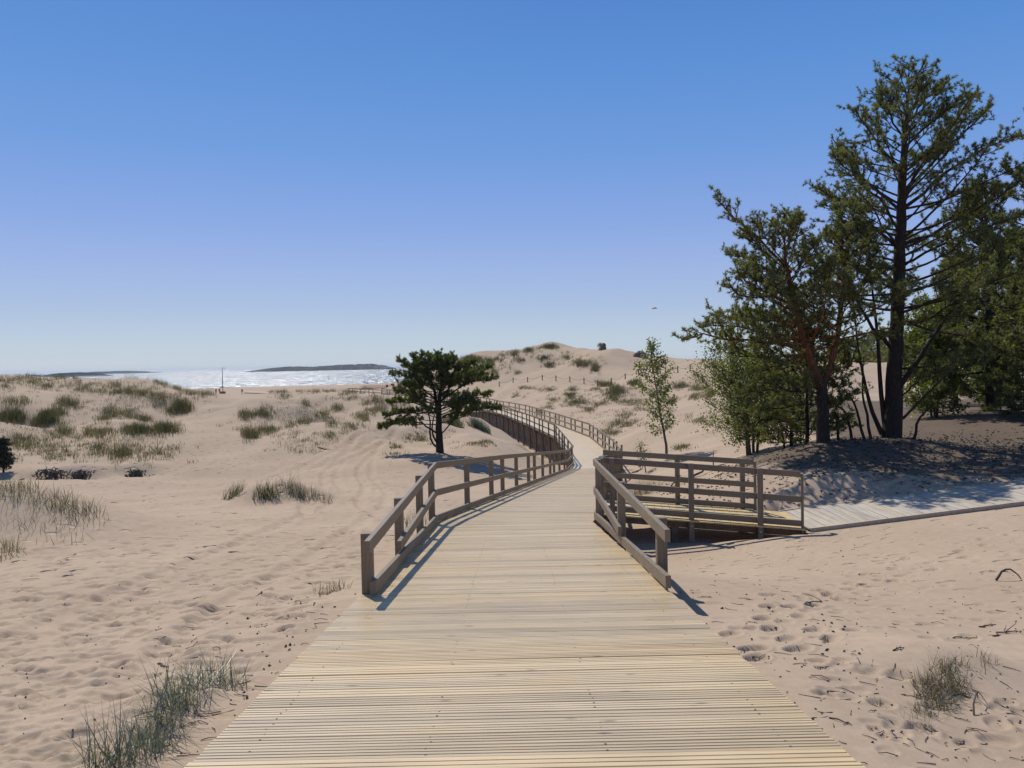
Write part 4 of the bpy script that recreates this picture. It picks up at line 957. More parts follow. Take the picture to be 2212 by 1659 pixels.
# ------------------------------------------------------------------ trees
def rot_about(v, ax, a):
    ax = norm(ax); c, s = math.cos(a), math.sin(a)
    return v * c + np.cross(ax, v) * s + ax * (ax @ v) * (1 - c)
def curve(p, d, ln, n, rs, up=0.0, wob=0.12):
    pts = [np.array(p, float)]; d = norm(d)
    for k in range(n):
        d = norm(d + np.array([0, 0, up]) / n + rs.normal(0, wob, 3) * np.array([1, 1, 0.7])); pts.append(pts[-1] + d * ln / n)
    return np.array(pts)
class Tree:
    def __init__(self, name, label, base, seed, bark, foliage, cat='tree'):
        self.rs = np.random.default_rng(seed); self.root = empty(name, base, label, cat); self.base = np.array(base)
        self.bark, self.fol = bark, foliage; self.tw = MB(); self.tp = []; self.td = []; self.ts = []; self.tt = []
    def trunk(self, pts, rad, n=10, name='trunk'):
        pts = np.asarray(pts, float); s = np.r_[0, np.cumsum(np.linalg.norm(np.diff(pts, axis=0), axis=1))]
        t = np.linspace(0, s[-1], max(8, int(s[-1] / 0.35)))
        # smooth interpolation
        p2 = np.stack([np.interp(t, s, pts[:, k]) for k in range(3)], 1); r2 = np.interp(t, s, rad)
        k = np.array([1, 2, 3, 2, 1]) / 9
        pp = np.stack([np.convolve(np.pad(p2[:, j], 2, mode='reflect', reflect_type='odd'), k, 'valid') for j in range(3)], 1)
        pp[1:-1] += self.rs.normal(0, 0.012, (len(pp) - 2, 3)) * np.array([1, 1, 0])
        MB().tube(pp, r2, n).build(name, self.bark, self.root, smooth=True)
        return pp, r2
    def limb(self, pts, r0, n=6, name='branch', r1=0.012):
        m = len(pts); MB().tube(pts, np.linspace(r0, r1, m), n).build(name, self.bark, self.root, smooth=True)
    def tuft(self, p, d, size, tone):
        self.tp.append(p); self.td.append(d); self.ts.append(size); self.tt.append(tone)
    def foliate(self, pts, rs, spacing=0.3, sec=0.9, twig=0.16, start=0.25, flat=0.5, size=0.11, dens=1.0, tone=0.5):
        """secondary branches and tufted twigs along a limb"""
        seg = np.linalg.norm(np.diff(pts, axis=0), axis=1); s = np.r_[0, np.cumsum(seg)]; tot = s[-1]
        x = tot * start; side = 1
        while x < tot:
            p = np.array([np.interp(x, s, pts[:, k]) for k in range(3)]); i = min(np.searchsorted(s, x), len(pts) - 1); d = norm(pts[i] - pts[i - 1])
            side = -side
            h = np.cross(d, [0, 0, 1.0]); h = norm(h + 1e-6)
            upv = norm(np.cross(h, d))
            ax_d = norm(d * rs.uniform(0.5, 0.9) + h * side * rs.uniform(0.5, 1.0) + upv * rs.normal(0.15, flat))
            f = x / tot
            ln = sec * (1.15 - 0.75 * f) * rs.uniform(0.5, 1.15)
            b = curve(p, ax_d, ln, 5, rs, up=0.45, wob=0.14)
            self.tw.tube(b, np.linspace(0.016, 0.005, 6), 4, cap=False)
            self.twigs(b, rs, twig, size, dens, tone + rs.normal(0, 0.1))
            x += spacing * rs.uniform(0.6, 1.4)
        self.twigs(pts[-3:], rs, twig, size, dens, tone)
    def twigs(self, b, rs, twig, size, dens, tone):
        s = np.r_[0, np.cumsum(np.linalg.norm(np.diff(b, axis=0), axis=1))]; x = s[-1] * 0.25
        while x < s[-1]:
            p = np.array([np.interp(x, s, b[:, k]) for k in range(3)]); d = norm(b[-1] - b[0])
            dd = norm(d * 0.6 + rs.normal(0, 0.6, 3) + np.array([0, 0, 0.35])); q = p + dd * twig * rs.uniform(0.4, 1.3)
            self.tw.tube(np.array([p, q]), [0.005, 0.003], 3, cap=False)
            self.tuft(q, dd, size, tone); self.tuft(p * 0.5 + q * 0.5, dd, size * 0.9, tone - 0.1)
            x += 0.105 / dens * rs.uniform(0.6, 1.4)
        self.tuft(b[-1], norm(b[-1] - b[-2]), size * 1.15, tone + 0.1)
    def needles(self, nn=21, wid=0.0108, spread=0.95):
        rs = self.rs; P = np.array(self.tp); D = np.array(self.td); S = np.array(self.ts); T = np.array(self.tt); n = len(P)
        P = np.repeat(P, nn, 0); D = np.repeat(D, nn, 0); S = np.repeat(S, nn); T = np.repeat(T, nn)
        v = D + rs.normal(0, spread, (n * nn, 3)); v /= np.linalg.norm(v, axis=1)[:, None]
        L_ = (S * rs.uniform(0.6, 1.2, n * nn))[:, None]
        sd = np.cross(v, rs.normal(0, 1, (n * nn, 3))); sd /= np.linalg.norm(sd, axis=1)[:, None] + 1e-9
        p0 = P - D * 0.25 * L_ * rs.random((n * nn, 1))
        w_ = (wid * rs.uniform(0.7, 1.3, n * nn))[:, None]
        vv = np.stack([p0 + v * L_ * 0.1 - sd * w_ * 0.75, p0 + v * L_ * 0.1 + sd * w_ * 0.75, p0 + v * L_ * 1.1], 1).reshape(-1, 3)
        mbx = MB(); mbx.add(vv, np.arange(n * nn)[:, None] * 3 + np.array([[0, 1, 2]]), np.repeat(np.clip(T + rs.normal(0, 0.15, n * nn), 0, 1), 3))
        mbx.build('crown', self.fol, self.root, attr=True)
        if self.tw.n: self.tw.build('twigs', M['bark'], self.root)
        return n
    def leaves(self, size=0.06, per=5, scat=0.12):
        rs = self.rs; P = np.repeat(np.array(self.tp), per, 0); n = len(P); T = np.repeat(np.array(self.tt), per)
        P = P + rs.normal(0, scat, (n, 3))
        a = rs.normal(0, 1, (n, 3)); a /= np.linalg.norm(a, axis=1)[:, None]
        b = np.cross(a, rs.normal(0, 1, (n, 3))); b /= np.linalg.norm(b, axis=1)[:, None]
        s = (size * rs.uniform(0.6, 1.2, n))[:, None]
        vv = np.stack([P - a * s * 0.6, P + b * s * 0.42, P + a * s * 0.6, P - b * s * 0.42], 1).reshape(-1, 3)
        mbx = MB(); mbx.add(vv, np.arange(n)[:, None] * 4 + np.array([[0, 1, 2, 3]]), np.repeat(np.clip(T + rs.normal(0, 0.2, n), 0, 1), 4))
        mbx.build('crown', self.fol, self.root, attr=True)
        if self.tw.n: self.tw.build('twigs', M['bark'], self.root)
    def whorl(self, pts, n, t0, t1, prof, el0, el1, r0=0.035, az_w=None, rs=None, **kw):
        """limbs round a trunk line; prof(t, az) gives their length"""
        rs = rs or self.rs; s = np.r_[0, np.cumsum(np.linalg.norm(np.diff(pts, axis=0), axis=1))]; az = rs.random() * 6.28
        for k in range(n):
            t = t0 + (t1 - t0) * (k + rs.random() * 0.8) / n; az += 2.4 + rs.normal(0, 0.5)
            p = np.array([np.interp(t * s[-1], s, pts[:, j]) for j in range(3)])
            ln = prof(t, az) * rs.uniform(0.6, 1.15)
            if ln < 0.15: continue
            el = math.radians(el0 + (el1 - el0) * (t - t0) / max(t1 - t0, 1e-6) + rs.normal(0, 7))
            d = np.array([math.sin(az) * math.cos(el), math.cos(az) * math.cos(el), math.sin(el)])
            c = curve(p, d, ln, 8, rs, up=kw.get('up', 0.35), wob=0.09)
            self.limb(c, r0 * (0.35 + 0.65 * min(1, ln / 3.0)) * (1.1 - 0.6 * t), 6)
            self.foliate(c, rs, **{k_: v for k_, v in kw.items() if k_ != 'up'})

def P(pts, d, offs=None):
    offs = offs or [0] * len(pts)
    return np.array([V(x, y, d + o) for (x, y), o in zip(pts, offs)])
def seat(b):                                     # stand a base point on the sand
    b = np.array(b, float); b[2] = float(ground_z(b[0], b[1])) - 0.03; return b

# big pine on the mound
b = V(1927, 945, 24); T1 = Tree('pine_tree', 'tallest dark pine with a straight trunk on the mound at the right', seat(b), 101, M['bark'], M['needle'])
tp = P([(1925, 945), (1933, 800), (1940, 650), (1945, 500), (1950, 380), (1957, 270), (1963, 165)], 24); tp[0] = seat(tp[0]) + np.array([0, 0, -0.15])
tr, _ = T1.trunk(tp, [0.30, 0.22, 0.185, 0.15, 0.11, 0.06, 0.015], 12)
pr1 = lambda t, az: (5.3 * max(0.02, (1 - t)) ** 0.75 + 0.35) * (1.0 if math.sin(az) < 0 else 1.1)
T1.whorl(tr, 76, 0.34, 0.985, pr1, 4, 42, 0.055, up=0.25, spacing=0.21, sec=1.0, size=0.092, dens=1.15, start=0.42, tone=0.5)
for pts, off, r in (([(1945, 455), (1885, 405), (1830, 365), (1795, 335)], [0, .1, .2, .3], 0.05), ([(1950, 380), (1905, 315), (1868, 268), (1846, 238)], [0, -.2, -.3, -.4], 0.045), ([(1943, 540), (1875, 475), (1815, 435), (1765, 405)], [0, .3, .6, .8], 0.055), ([(1955, 310), (1920, 245), (1898, 200)], [0, .2, .3], 0.035), ([(1954, 320), (2010, 265), (2060, 230), (2095, 212)], [0, -.2, -.4, -.5], 0.04), ([(1957, 270), (1995, 215), (2030, 188)], [0, .2, .4], 0.035), ([(1948, 420), (2030, 330), (2090, 280), (2140, 225)], [0, .4, .7, .9], 0.05), ([(1944, 500), (1900, 430), (1850, 390), (1830, 330)], [0, -.5, -.9, -1.1], 0.045),
                    ([(1941, 840), (1990, 770), (2040, 690), (2110, 590), (2160, 520)], [0, -.3, -.6, -1, -1.3], 0.085), ([(1945, 455), (2000, 410), (2060, 360), (2137, 318), (2180, 300)], [0, -.3, -.5, -.8, -1], 0.06),
                    ([(1946, 455), (1975, 380), (2010, 320), (2058, 268), (2085, 225)], [0, .2, .4, .6, .8], 0.055), ([(1946, 530), (2020, 502), (2106, 459), (2178, 411), (2215, 380)], [0, -.4, -.7, -1, -1.2], 0.06),
                    ([(1940, 640), (2000, 620), (2080, 600), (2160, 590)], [0, .5, 1, 1.4], 0.05), ([(1937, 700), (2000, 690), (2070, 650), (2130, 640)], [0, -.6, -1.2, -1.8], 0.045),
                    ([(1930, 760), (1880, 700), (1850, 650), (1830, 600), (1815, 545)], [0, .2, .4, .6, .7], 0.06), ([(1936, 620), (1895, 575), (1865, 520), (1845, 470)], [0, -.3, -.6, -.8], 0.045),
                    ([(1932, 800), (2000, 790), (2060, 800), (2130, 770)], [0, -.5, -1, -1.5], 0.04), ([(1930, 870), (1975, 830), (2030, 790)], [0, -.4, -.8], 0.03)):
    c0 = P(pts, 24, off); c = np.array([[np.interp(u, np.linspace(0, 1, len(c0)), c0[:, k]) for k in range(3)] for u in np.linspace(0, 1, 10)])
    c[1:] += T1.rs.normal(0, 0.03, (9, 3)); T1.limb(c, r, 7); T1.foliate(c, T1.rs, spacing=0.13, sec=1.2, size=0.098, start=0.4, tone=0.45, dens=1.1)
# bare stems at its foot
for pts, off, r in (([(1905, 938), (1882, 885), (1866, 820), (1852, 740), (1842, 640)], [0, .1, .1, .2, .2], 0.075), ([(1914, 940), (1902, 840), (1896, 730), (1884, 620), (1870, 540)], [0, .2, .2, .3, .3], 0.085), ([(1950, 905), (2000, 852), (2040, 815), (2080, 780)], [0, -.2, -.4, -.7], 0.045)):
    c0 = P(pts, 24, off); c = np.array([[np.interp(u, np.linspace(0, 1, len(c0)), c0[:, k]) for k in range(3)] for u in np.linspace(0, 1, 10)])
    T1.limb(c, r, 7, 'stem'); T1.foliate(c, T1.rs, spacing=0.4, sec=0.6, size=0.115, start=0.5, tone=0.35)
T1.needles()

# forked pine
b = V(1779, 955, 23); T2 = Tree('pine_tree', 'forked pine with orange upper limbs left of the tallest pine', seat(b), 102, M['bark_red'], M['needle'])
tp = P([(1779, 957), (1777, 890), (1774, 828)], 23); tp[0] = seat(tp[0]) + np.array([0, 0, -0.15])
T2.trunk(tp, [0.20, 0.165, 0.15], 10)
fl, _ = T2.trunk(P([(1774, 835), (1748, 775), (1728, 715), (1720, 650), (1702, 590), (1694, 545), (1695, 505)], 23, [0, 0, -.1, -.2, -.3, -.3, -.3]), [0.125, 0.11, 0.095, 0.08, 0.055, 0.035, 0.012], 9, 'fork')
fr_, _ = T2.trunk(P([(1776, 835), (1800, 785), (1812, 720), (1816, 650), (1826, 590), (1829, 530), (1832, 490)], 23, [0, .1, .2, .3, .4, .5, .5]), [0.10, 0.09, 0.08, 0.065, 0.05, 0.03, 0.012], 9, 'fork')
pr2 = lambda t, az: (3.0 * max(0.03, 1 - t) ** 0.6 + 0.4) * (1.0 if math.sin(az) < 0 else 0.7)
T2.whorl(fl, 46, 0.22, 0.99, pr2, 0, 50, 0.045, spacing=0.18, sec=0.95, size=0.095, start=0.38, tone=0.58, dens=1.1)
T2.whorl(fr_, 40, 0.28, 0.99, lambda t, az: 2.4 * max(0.03, 1 - t) ** 0.6 + 0.4, 5, 55, 0.04, spacing=0.18, sec=0.95, size=0.095, start=0.38, tone=0.55, dens=1.1)
for pts, off, r in (([(1728, 745), (1650, 738), (1580, 735), (1520, 722), (1480, 735)], [0, -.3, -.6, -.8, -1], 0.05), ([(1720, 660), (1660, 640), (1600, 640), (1570, 618)], [0, -.2, -.5, -.7], 0.045), ([(1708, 590), (1660, 540), (1610, 490), (1570, 455), (1550, 432)], [0, -.2, -.3, -.4, -.5], 0.045),
                    ([(1724, 700), (1660, 690), (1590, 690), (1545, 680)], [0, .4, .8, 1.1], 0.04), ([(1722, 670), (1650, 600), (1600, 560), (1575, 545)], [0, .3, .6, .8], 0.035), ([(1716, 640), (1640, 625), (1590, 590)], [0, -.8, -1.2], 0.035),
                    ([(1738, 765), (1670, 772), (1605, 766), (1548, 752)], [0, .2, .4, .5], 0.035), ([(1732, 735), (1650, 715), (1575, 702), (1515, 708)], [0, -.6, -1.0, -1.2], 0.04), ([(1745, 775), (1690, 790), (1640, 800)], [0, -.5, -.9], 0.03), ([(1778, 850), (1720, 845), (1660, 840), (1600, 850)], [0, -.2, -.5, -.7], 0.035), ([(1778, 870), (1700, 880), (1640, 885)], [0, -.4, -.8], 0.03)):
    c0 = P(pts, 23, off); c = np.array([[np.interp(u, np.linspace(0, 1, len(c0)), c0[:, k]) for k in range(3)] for u in np.linspace(0, 1, 9)])
    c[1:] += T2.rs.normal(0, 0.03, (8, 3)); T2.limb(c, r, 6); T2.foliate(c, T2.rs, spacing=0.12, sec=1.1, size=0.1, start=0.22, tone=0.52, dens=1.1)
T2.needles()

def simple_pine(label, px, py, d, h, seed, r=0.14, n=40, width=2.2, t0=0.18, el=(-4, 45), fol='needle', lean=0.0, size=0.13, tone=0.4, dens=0.9, trunk_n=8, name='pine_tree', sp=0.22):
    q = at(px, py, d); b = seat(q); T = Tree(name, label, b, seed, M['bark'], M[fol])
    pts = [b + np.array([lean * k / 6 + T.rs.normal(0, 0.05), T.rs.normal(0, 0.05), h * k / 6 - (0.15 if k == 0 else 0)]) for k in range(7)]
    tr, _ = T.trunk(pts, np.linspace(r, 0.012, 7), trunk_n)
    T.whorl(tr, n, t0, 0.98, lambda t, az: width * max(0.03, 1 - t) ** 0.65 + 0.25, el[0], el[1], r * 0.3, spacing=sp, sec=0.8, size=size, start=0.22, tone=tone, dens=dens)
    T.needles(14, 0.02); return T
simple_pine('dark pine standing behind the tallest pine at the right edge', 988, 410, 33, 9.2, 103, 0.2, 74, 4.4, 0.18, (-6, 45), size=0.15, tone=0.32)
simple_pine('pine mostly out of frame at the right whose branch tips reach into the picture', 1068, 425, 27, 11.5, 104, 0.2, 84, 4.2, 0.2, (-4, 40), size=0.14, tone=0.4)
simple_pine('small bushy pine with low boughs left of the forked pine', 807, 442, 24.5, 3.6, 105, 0.07, 44, 2.3, 0.1, (-6, 40), size=0.12, tone=0.55, sp=0.2)
simple_pine('middle pine in the shaded wood behind the tallest pine', 955, 405, 42, 7.6, 106, 0.14, 60, 3.4, 0.1, (-8, 40), size=0.17, tone=0.4)
simple_pine('far pine in the shaded wood at the right edge', 1018, 400, 46, 9.5, 107, 0.15, 64, 4.0, 0.06, (-8, 40), size=0.18, tone=0.3)
simple_pine('low pine in the shade close to the right picture edge', 1036, 420, 30, 5.4, 108, 0.1, 56, 3.0, 0.06, (-8, 40), size=0.14, tone=0.3)

# lone pine
b = at(439, 449.5, 44); T3 = Tree('pine_tree', 'lone small spreading pine on the sand left of the boardwalk', seat(b), 110, M['bark'], M['needle_lone'])
def C7(x, y): return ((880 + x / 5.53) / 2.5, (860 + y / 5.53) / 2.5)
def P7(pts, offs=None):
    offs = offs or [0] * len(pts); return np.array([at(*C7(x, y), 44 + o) for (x, y), o in zip(pts, offs)])
tp = P7([(1215, 1475), (1205, 1250), (1195, 1050), (1205, 850), (1220, 650), (1238, 470), (1248, 300)]); tp[0] = seat(tp[0]) + np.array([0, 0, -0.2])
tr, _ = T3.trunk(tp, [0.24, 0.19, 0.17, 0.12, 0.09, 0.05, 0.015], 10)
t3b, _ = T3.trunk(P7([(1195, 1050), (1165, 850), (1150, 700), (1130, 520), (1020, 370), (985, 270)], [0, .2, .3, .4, .5, .5]), [0.12, 0.10, 0.08, 0.06, 0.03, 0.012], 8, 'fork')
T3.whorl(tr, 38, 0.34, 0.99, lambda t, az: 2.5 * max(0.03, 1 - t) ** 0.4 + 0.3, 4, 45, 0.05, spacing=0.16, sec=0.75, flat=0.3, size=0.12, start=0.5, tone=0.5, dens=1.3)
T3.whorl(t3b, 30, 0.30, 0.99, lambda t, az: 1.9 * max(0.03, 1 - t) ** 0.4 + 0.3, 4, 45, 0.04, spacing=0.16, sec=0.75, flat=0.3, size=0.12, start=0.5, tone=0.5, dens=1.3)
for pts, off, r in (([(1160, 1225), (1050, 1150), (920, 1070), (760, 1080), (560, 1110), (370, 1160)], [0, -.2, -.3, -.4, -.5, -.6], 0.06), ([(1245, 1230), (1340, 1150), (1420, 1020), (1440, 920), (1520, 880)], [0, -.1, -.2, -.3, -.4], 0.045),
                    ([(1250, 1010), (1400, 960), (1600, 920), (1800, 890), (2040, 890)], [0, .2, .3, .4, .5], 0.06), ([(1170, 950), (1000, 940), (800, 960), (620, 970), (490, 1010)], [0, -.2, -.4, -.5, -.6], 0.05),
                    ([(1160, 900), (1000, 860), (800, 800), (640, 800), (510, 800)], [0, .2, .4, .5, .6], 0.05), ([(1220, 800), (1400, 650), (1550, 560), (1720, 500), (1950, 480)], [0, -.2, -.4, -.5, -.6], 0.06),
                    ([(1150, 750), (1000, 640), (860, 500), (720, 420), (570, 420)], [0, .2, .3, .5, .6], 0.05), ([(1225, 700), (1400, 560), (1600, 420), (1780, 360), (1930, 330)], [0, .2, .4, .6, .8], 0.05), ([(1140, 620), (980, 470), (820, 330), (670, 240)], [0, -.2, -.4, -.5], 0.045),
                    ([(1240, 560), (1400, 400), (1560, 300), (1690, 260)], [0, -.2, -.5, -.6], 0.04), ([(1230, 850), (1450, 790), (1700, 720), (1900, 700)], [0, .3, .6, .8], 0.05), ([(1245, 450), (1330, 320), (1390, 200)], [0, .1, .2], 0.035), ([(1130, 520), (1080, 380), (1080, 250)], [0, .3, .5], 0.03), ([(1235, 480), (1180, 330), (1190, 220)], [0, -.4, -.7], 0.03), ([(1140, 560), (900, 400), (760, 310)], [0, .5, .9], 0.035), ([(1242, 400), (1480, 300), (1620, 330)], [0, .5, .9], 0.035), ([(1225, 620), (1050, 560), (900, 560), (700, 560)], [0, -.7, -1.1, -1.3], 0.04), ([(1235, 560), (1420, 520), (1640, 440), (1800, 430)], [0, -.8, -1.3, -1.5], 0.04),
                    ([(1170, 860), (960, 760), (760, 680), (600, 650)], [0, -.6, -1.0, -1.2], 0.045), ([(1215, 900), (1400, 860), (1600, 830), (1760, 840)], [0, -.7, -1.2, -1.5], 0.045)):
    c0 = P7(pts, off); c = np.array([[np.interp(u, np.linspace(0, 1, len(c0)), c0[:, k]) for k in range(3)] for u in np.linspace(0, 1, 10)])
    c[1:] += T3.rs.normal(0, 0.03, (9, 3)); T3.limb(c, r, 6); T3.foliate(c, T3.rs, spacing=0.105, sec=0.85, size=0.14, start=0.38, flat=0.16, tone=0.55, dens=1.4)
for pts in ([(1160, 1420), (1095, 1350), (1075, 1220), (1085, 1100), (1060, 960), (1050, 900)], [(1165, 1350), (1120, 1270), (1105, 1150), (1130, 1000)]):
    c0 = P7(pts, [-.15] * len(pts)); c = np.array([[np.interp(u, np.linspace(0, 1, len(c0)), c0[:, k]) for k in range(3)] for u in np.linspace(0, 1, 9)])
    T3.limb(c, 0.06, 7, 'stem', 0.03)
T3.needles(22, 0.017)

# leafy trees and bushes
def leafy(name, label, px, py, d, h, width, stems, seed, fol, bark, size=0.07, per=6, cat='tree', t0=0.2, nl=16, sr=0.05, lean=0.0, scat=0.13, sec=0.5, sp=0.2, el=(15, 60), stem_spread=0.5):
    b = seat(at(px, py, d)); T = Tree(name, label, b, seed, M[bark], M[fol], cat)
    for k in range(stems):
        a = 2 * math.pi * k / stems + T.rs.random(); o = (0.0 if stems == 1 else 0.16) * np.array([math.cos(a), math.sin(a), 0])
        dr = np.array([math.cos(a), math.sin(a), 0]) * (0 if stems == 1 else stem_spread) ; hh = h * T.rs.uniform(0.85, 1.0)
        pts = [b + o + dr * hh * 0.5 * (j / 5) ** 1.4 + np.array([lean * j / 5 + T.rs.normal(0, 0.04), T.rs.normal(0, 0.04), hh * j / 5 - (0.1 if j == 0 else 0)]) for j in range(6)]
        tr, _ = T.trunk(pts, np.linspace(sr, 0.008, 6), 7, 'stem' if stems > 1 else 'trunk')
        T.whorl(tr, nl, t0, 0.98, lambda t, az: width * (0.35 + 0.9 * math.sin(math.pi * min(1, max(0, (t - t0) / (1 - t0) * 0.9 + 0.1)))) , el[0], el[1], 0.014, spacing=sp, sec=sec, twig=0.12, size=0.1, start=0.2, tone=0.5, dens=0.8)
    T.leaves(size, per, scat); return T
leafy('birch_tree', 'slender young birch with a bare lower stem behind the side ramp', 667, 456.5, 40, 6.6, 0.92, 1, 120, 'leaf_birch', 'bark_birch', 0.11, 4, nl=38, sr=0.075, t0=0.24, scat=0.12, sec=0.35, sp=0.26, lean=-0.75, el=(10, 55))
leafy('sapling', 'tiny pale sapling on the sand just left of the slender birch', 645, 456.5, 39, 1.5, 0.3, 1, 121, 'leaf_birch', 'bark', 0.07, 3, nl=12, sr=0.03, t0=0.3, sec=0.2, sp=0.25, lean=-0.2)
leafy('aspen_bush', 'broad green aspen bush with several grey stems at the left foot of the pines', 752, 453, 30, 3.7, 1.6, 5, 122, 'leaf', 'bark_grey', 0.062, 9, 'bush', nl=18, sr=0.06, t0=0.2, sec=0.6, sp=0.26, el=(-5, 45), stem_spread=0.4, scat=0.18)
leafy('leafy_bush', 'smaller leafy bush between the aspen bush and the forked pine', 788, 447, 29, 2.7, 0.9, 3, 123, 'leaf', 'bark', 0.06, 8, 'bush', nl=16, sr=0.04, t0=0.15, sec=0.45, sp=0.24, el=(0, 50))
leafy('leafy_bush', 'tall light green bush growing behind the trunk of the tallest pine', 936, 418, 33, 4.6, 1.35, 4, 124, 'leaf', 'bark_grey', 0.10, 6, 'bush', nl=20, sr=0.05, t0=0.06, sec=0.6, sp=0.24, el=(0, 50), stem_spread=0.3)
leafy('leafy_bush', 'low green bush deep in the shade right of the tall light green bush', 1000, 412, 38, 3.2, 1.3, 4, 125, 'leaf', 'bark', 0.10, 5, 'bush', nl=16, sr=0.05, t0=0.06, sec=0.6, sp=0.28, el=(0, 50))
# crooked saplings on the mound between the two big pines
for lab, pts in (('bare crooked sapling leaning left from the mound left of the tallest pine', [(1868, 940), (1852, 890), (1835, 850), (1800, 828)]), ('thin bent sapling in the gap right of the forked pine', [(1840, 942), (1832, 900), (1815, 878), (1795, 872)]),
                 ('short upright dead sapling nearest the forked pine trunk', [(1812, 945), (1808, 915), (1810, 890)]), ('upright thin stem rising just left of the tallest pine', [(1882, 940), (1868, 880), (1862, 820), (1868, 770)]), ('leaning thin stem on the right of the tallest pine', [(1974, 938), (1985, 905), (2005, 880), (2030, 868)])):
    c0 = P(pts, 23.6); b = seat(c0[0]); c0[0] = b; T = Tree('sapling', lab, b, len(lab), M['bark'], M['needle'])
    c = np.array([[np.interp(u, np.linspace(0, 1, len(c0)), c0[:, k]) for k in range(3)] for u in np.linspace(0, 1, 9)]); c[1:] += T.rs.normal(0, 0.015, (8, 3))
    MB().tube(c, np.linspace(0.045, 0.014, 9), 6).build('trunk', M['bark'], T.root, smooth=True)
    T.foliate(c, T.rs, spacing=0.32, sec=0.4, size=0.1, start=0.55, tone=0.35, dens=0.5); T.needles(9, 0.014)
# juniper at the left edge
b = seat(at(3, 461, 39)); J = Tree('juniper', 'dark upright juniper cut by the left picture edge', b, 130, M['bark'], M['juniper'], 'bush')
tr, _ = J.trunk([b + np.array([0, 0, 1.6 * k / 5 - 0.05]) for k in range(6)], np.linspace(0.05, 0.01, 6), 6)
J.whorl(tr, 40, 0.05, 0.98, lambda t, az: 0.75 * (1 - t) ** 0.7 + 0.1, 30, 70, 0.015, spacing=0.12, sec=0.3, size=0.10, start=0.15, tone=0.4)
J.needles(12, 0.02)

# dark wood far behind the right dunes
rs = np.random.default_rng(77); mbx = MB()
for k in range(240):
    px = rs.uniform(830, 1150); d = rs.uniform(150, 200); q = at(px, 357, d); q[2] = float(ground_z(q[0], q[1])); h = rs.uniform(4, 7.5)
    m = 40; u = rs.random(m); a = rs.random(m) * 6.28; r = 1.8 * (1 - u) ** 0.6 * rs.random(m) ** 0.5
    c = np.stack([q[0] + r * np.cos(a), q[1] + r * np.sin(a), q[2] + h * (0.1 + 0.9 * u)], 1)
    v = c[:, None] + rs.normal(0, 0.55, (m, 3, 3)); mbx.add(v.reshape(-1, 3), np.arange(m * 3).reshape(-1, 3), 0.3)
tag(mbx.build('distant_wood', M['needle'], attr=True), kind='stuff')

# ------------------------------------------------------------------ rope fence on the big dune
rope = empty('rope_fence', gp(570, 381.8), 'low fence of short posts and slack rope across the foot of the big dune', 'fence')
rp = []
for (X, Yb, Yt) in ((-115, 492, 448), (-110, 490, 446), (10, 475, 428), (135, 455, 405), (262, 452, 392), (380, 462, 405), (500, 465, 414), (622, 457, 409), (740, 445, 402), (858, 433, 387), (978, 420, 369), (1095, 410, 355), (1215, 399, 344), (1325, 390, 333), (1433, 383, 320), (1540, 374, 314), (1647, 362, 302), (1750, 350, 285), (1850, 342, 270), (1942, 330, 250), (2040, 318, 230)):
    if X == -115: continue
    px, py = 512 + X / 8.64, 328 + Yb / 8.64; d = float(np.interp(X, [10, 500, 1095, 1540, 1940], [153, 138, 125, 111, 86]))
    q = at(px, py, d); q[2] = float(ground_z(q[0], q[1])); rp.append(q)
for q in rp:
    MB().tube([q + np.array([0, 0, -0.3]), q + np.array([0, 0, 0.95]), q + np.array([0, 0, 1.0])], [0.085, 0.085, 0.06], 8).build('post', M['fence_post'], rope)
for a, b in zip(rp[:-1], rp[1:]):
    t = np.linspace(0, 1, 11); c = a[None] * (1 - t)[:, None] + b[None] * t[:, None]; c[:, 2] += 0.85 - 0.38 * (1 - (2 * t - 1) ** 2)
    MB().tube(c, 0.026, 5).build('rope', M['rope'], rope)

# peaty hummocks on the crest
def hummock(label, px, py, d, wd, ht, seed, grassy, m='peat'):
    q = at(px, py, d); q[2] = float(ground_z(q[0], q[1])) - 0.3; rs = np.random.default_rng(seed)
    u, v = np.meshgrid(np.linspace(0, 2 * np.pi, 25)[:-1], np.linspace(0, np.pi / 2, 9), indexing='ij')
    r = 1 + 0.22 * np.sin(3 * u + seed) * np.cos(v) + rs.normal(0, 0.06, u.shape)
    p = np.stack([wd / 2 * r * np.cos(u) * np.cos(v), wd / 2 * r * np.sin(u) * np.cos(v), (ht + 0.3) * r * np.sin(v) ** 1.15], -1)
    p[..., 0] += 0.25 * p[..., 2]; ii = np.arange(24 * 9).reshape(24, 9); nx_ = np.roll(ii, -1, 0)
    root = empty('dune_hummock', q, label, 'hummock')
    MB().add(q + p.reshape(-1, 3), np.stack([ii[:, :-1], nx_[:, :-1], nx_[:, 1:], ii[:, 1:]], -1).reshape(-1, 4)).build('mound', M[m], root, smooth=True)
    if grassy:
        k = 160; a = rs.random(k) * 6.28; rr_ = np.sqrt(rs.random(k)) * wd * 0.42
        bb = np.stack([q[0] + rr_ * np.cos(a) - 0.2, q[1] + rr_ * np.sin(a), q[2] + (ht + 0.3) * (1 - (rr_ / wd * 2) ** 2) ** 0.5 * 0.85], 1)
        mbx = MB(); blades(mbx, bb, rs.uniform(0.3, 0.8, k), rs, 0.4, 0.04, np.clip(rs.normal(0.2, 0.15, k), 0, 1)); mbx.build('grass_cap', M['grass'], root, attr=True)
hummock('dark eroded peat hummock with a grass cap on the big dune crest', 601.5, 355, 158, 1.5, 1.3, 1, True)
hummock('brown bare eroded hummock on the lower right end of the big dune crest', 639.5, 359, 150, 2.6, 0.9, 4, False)
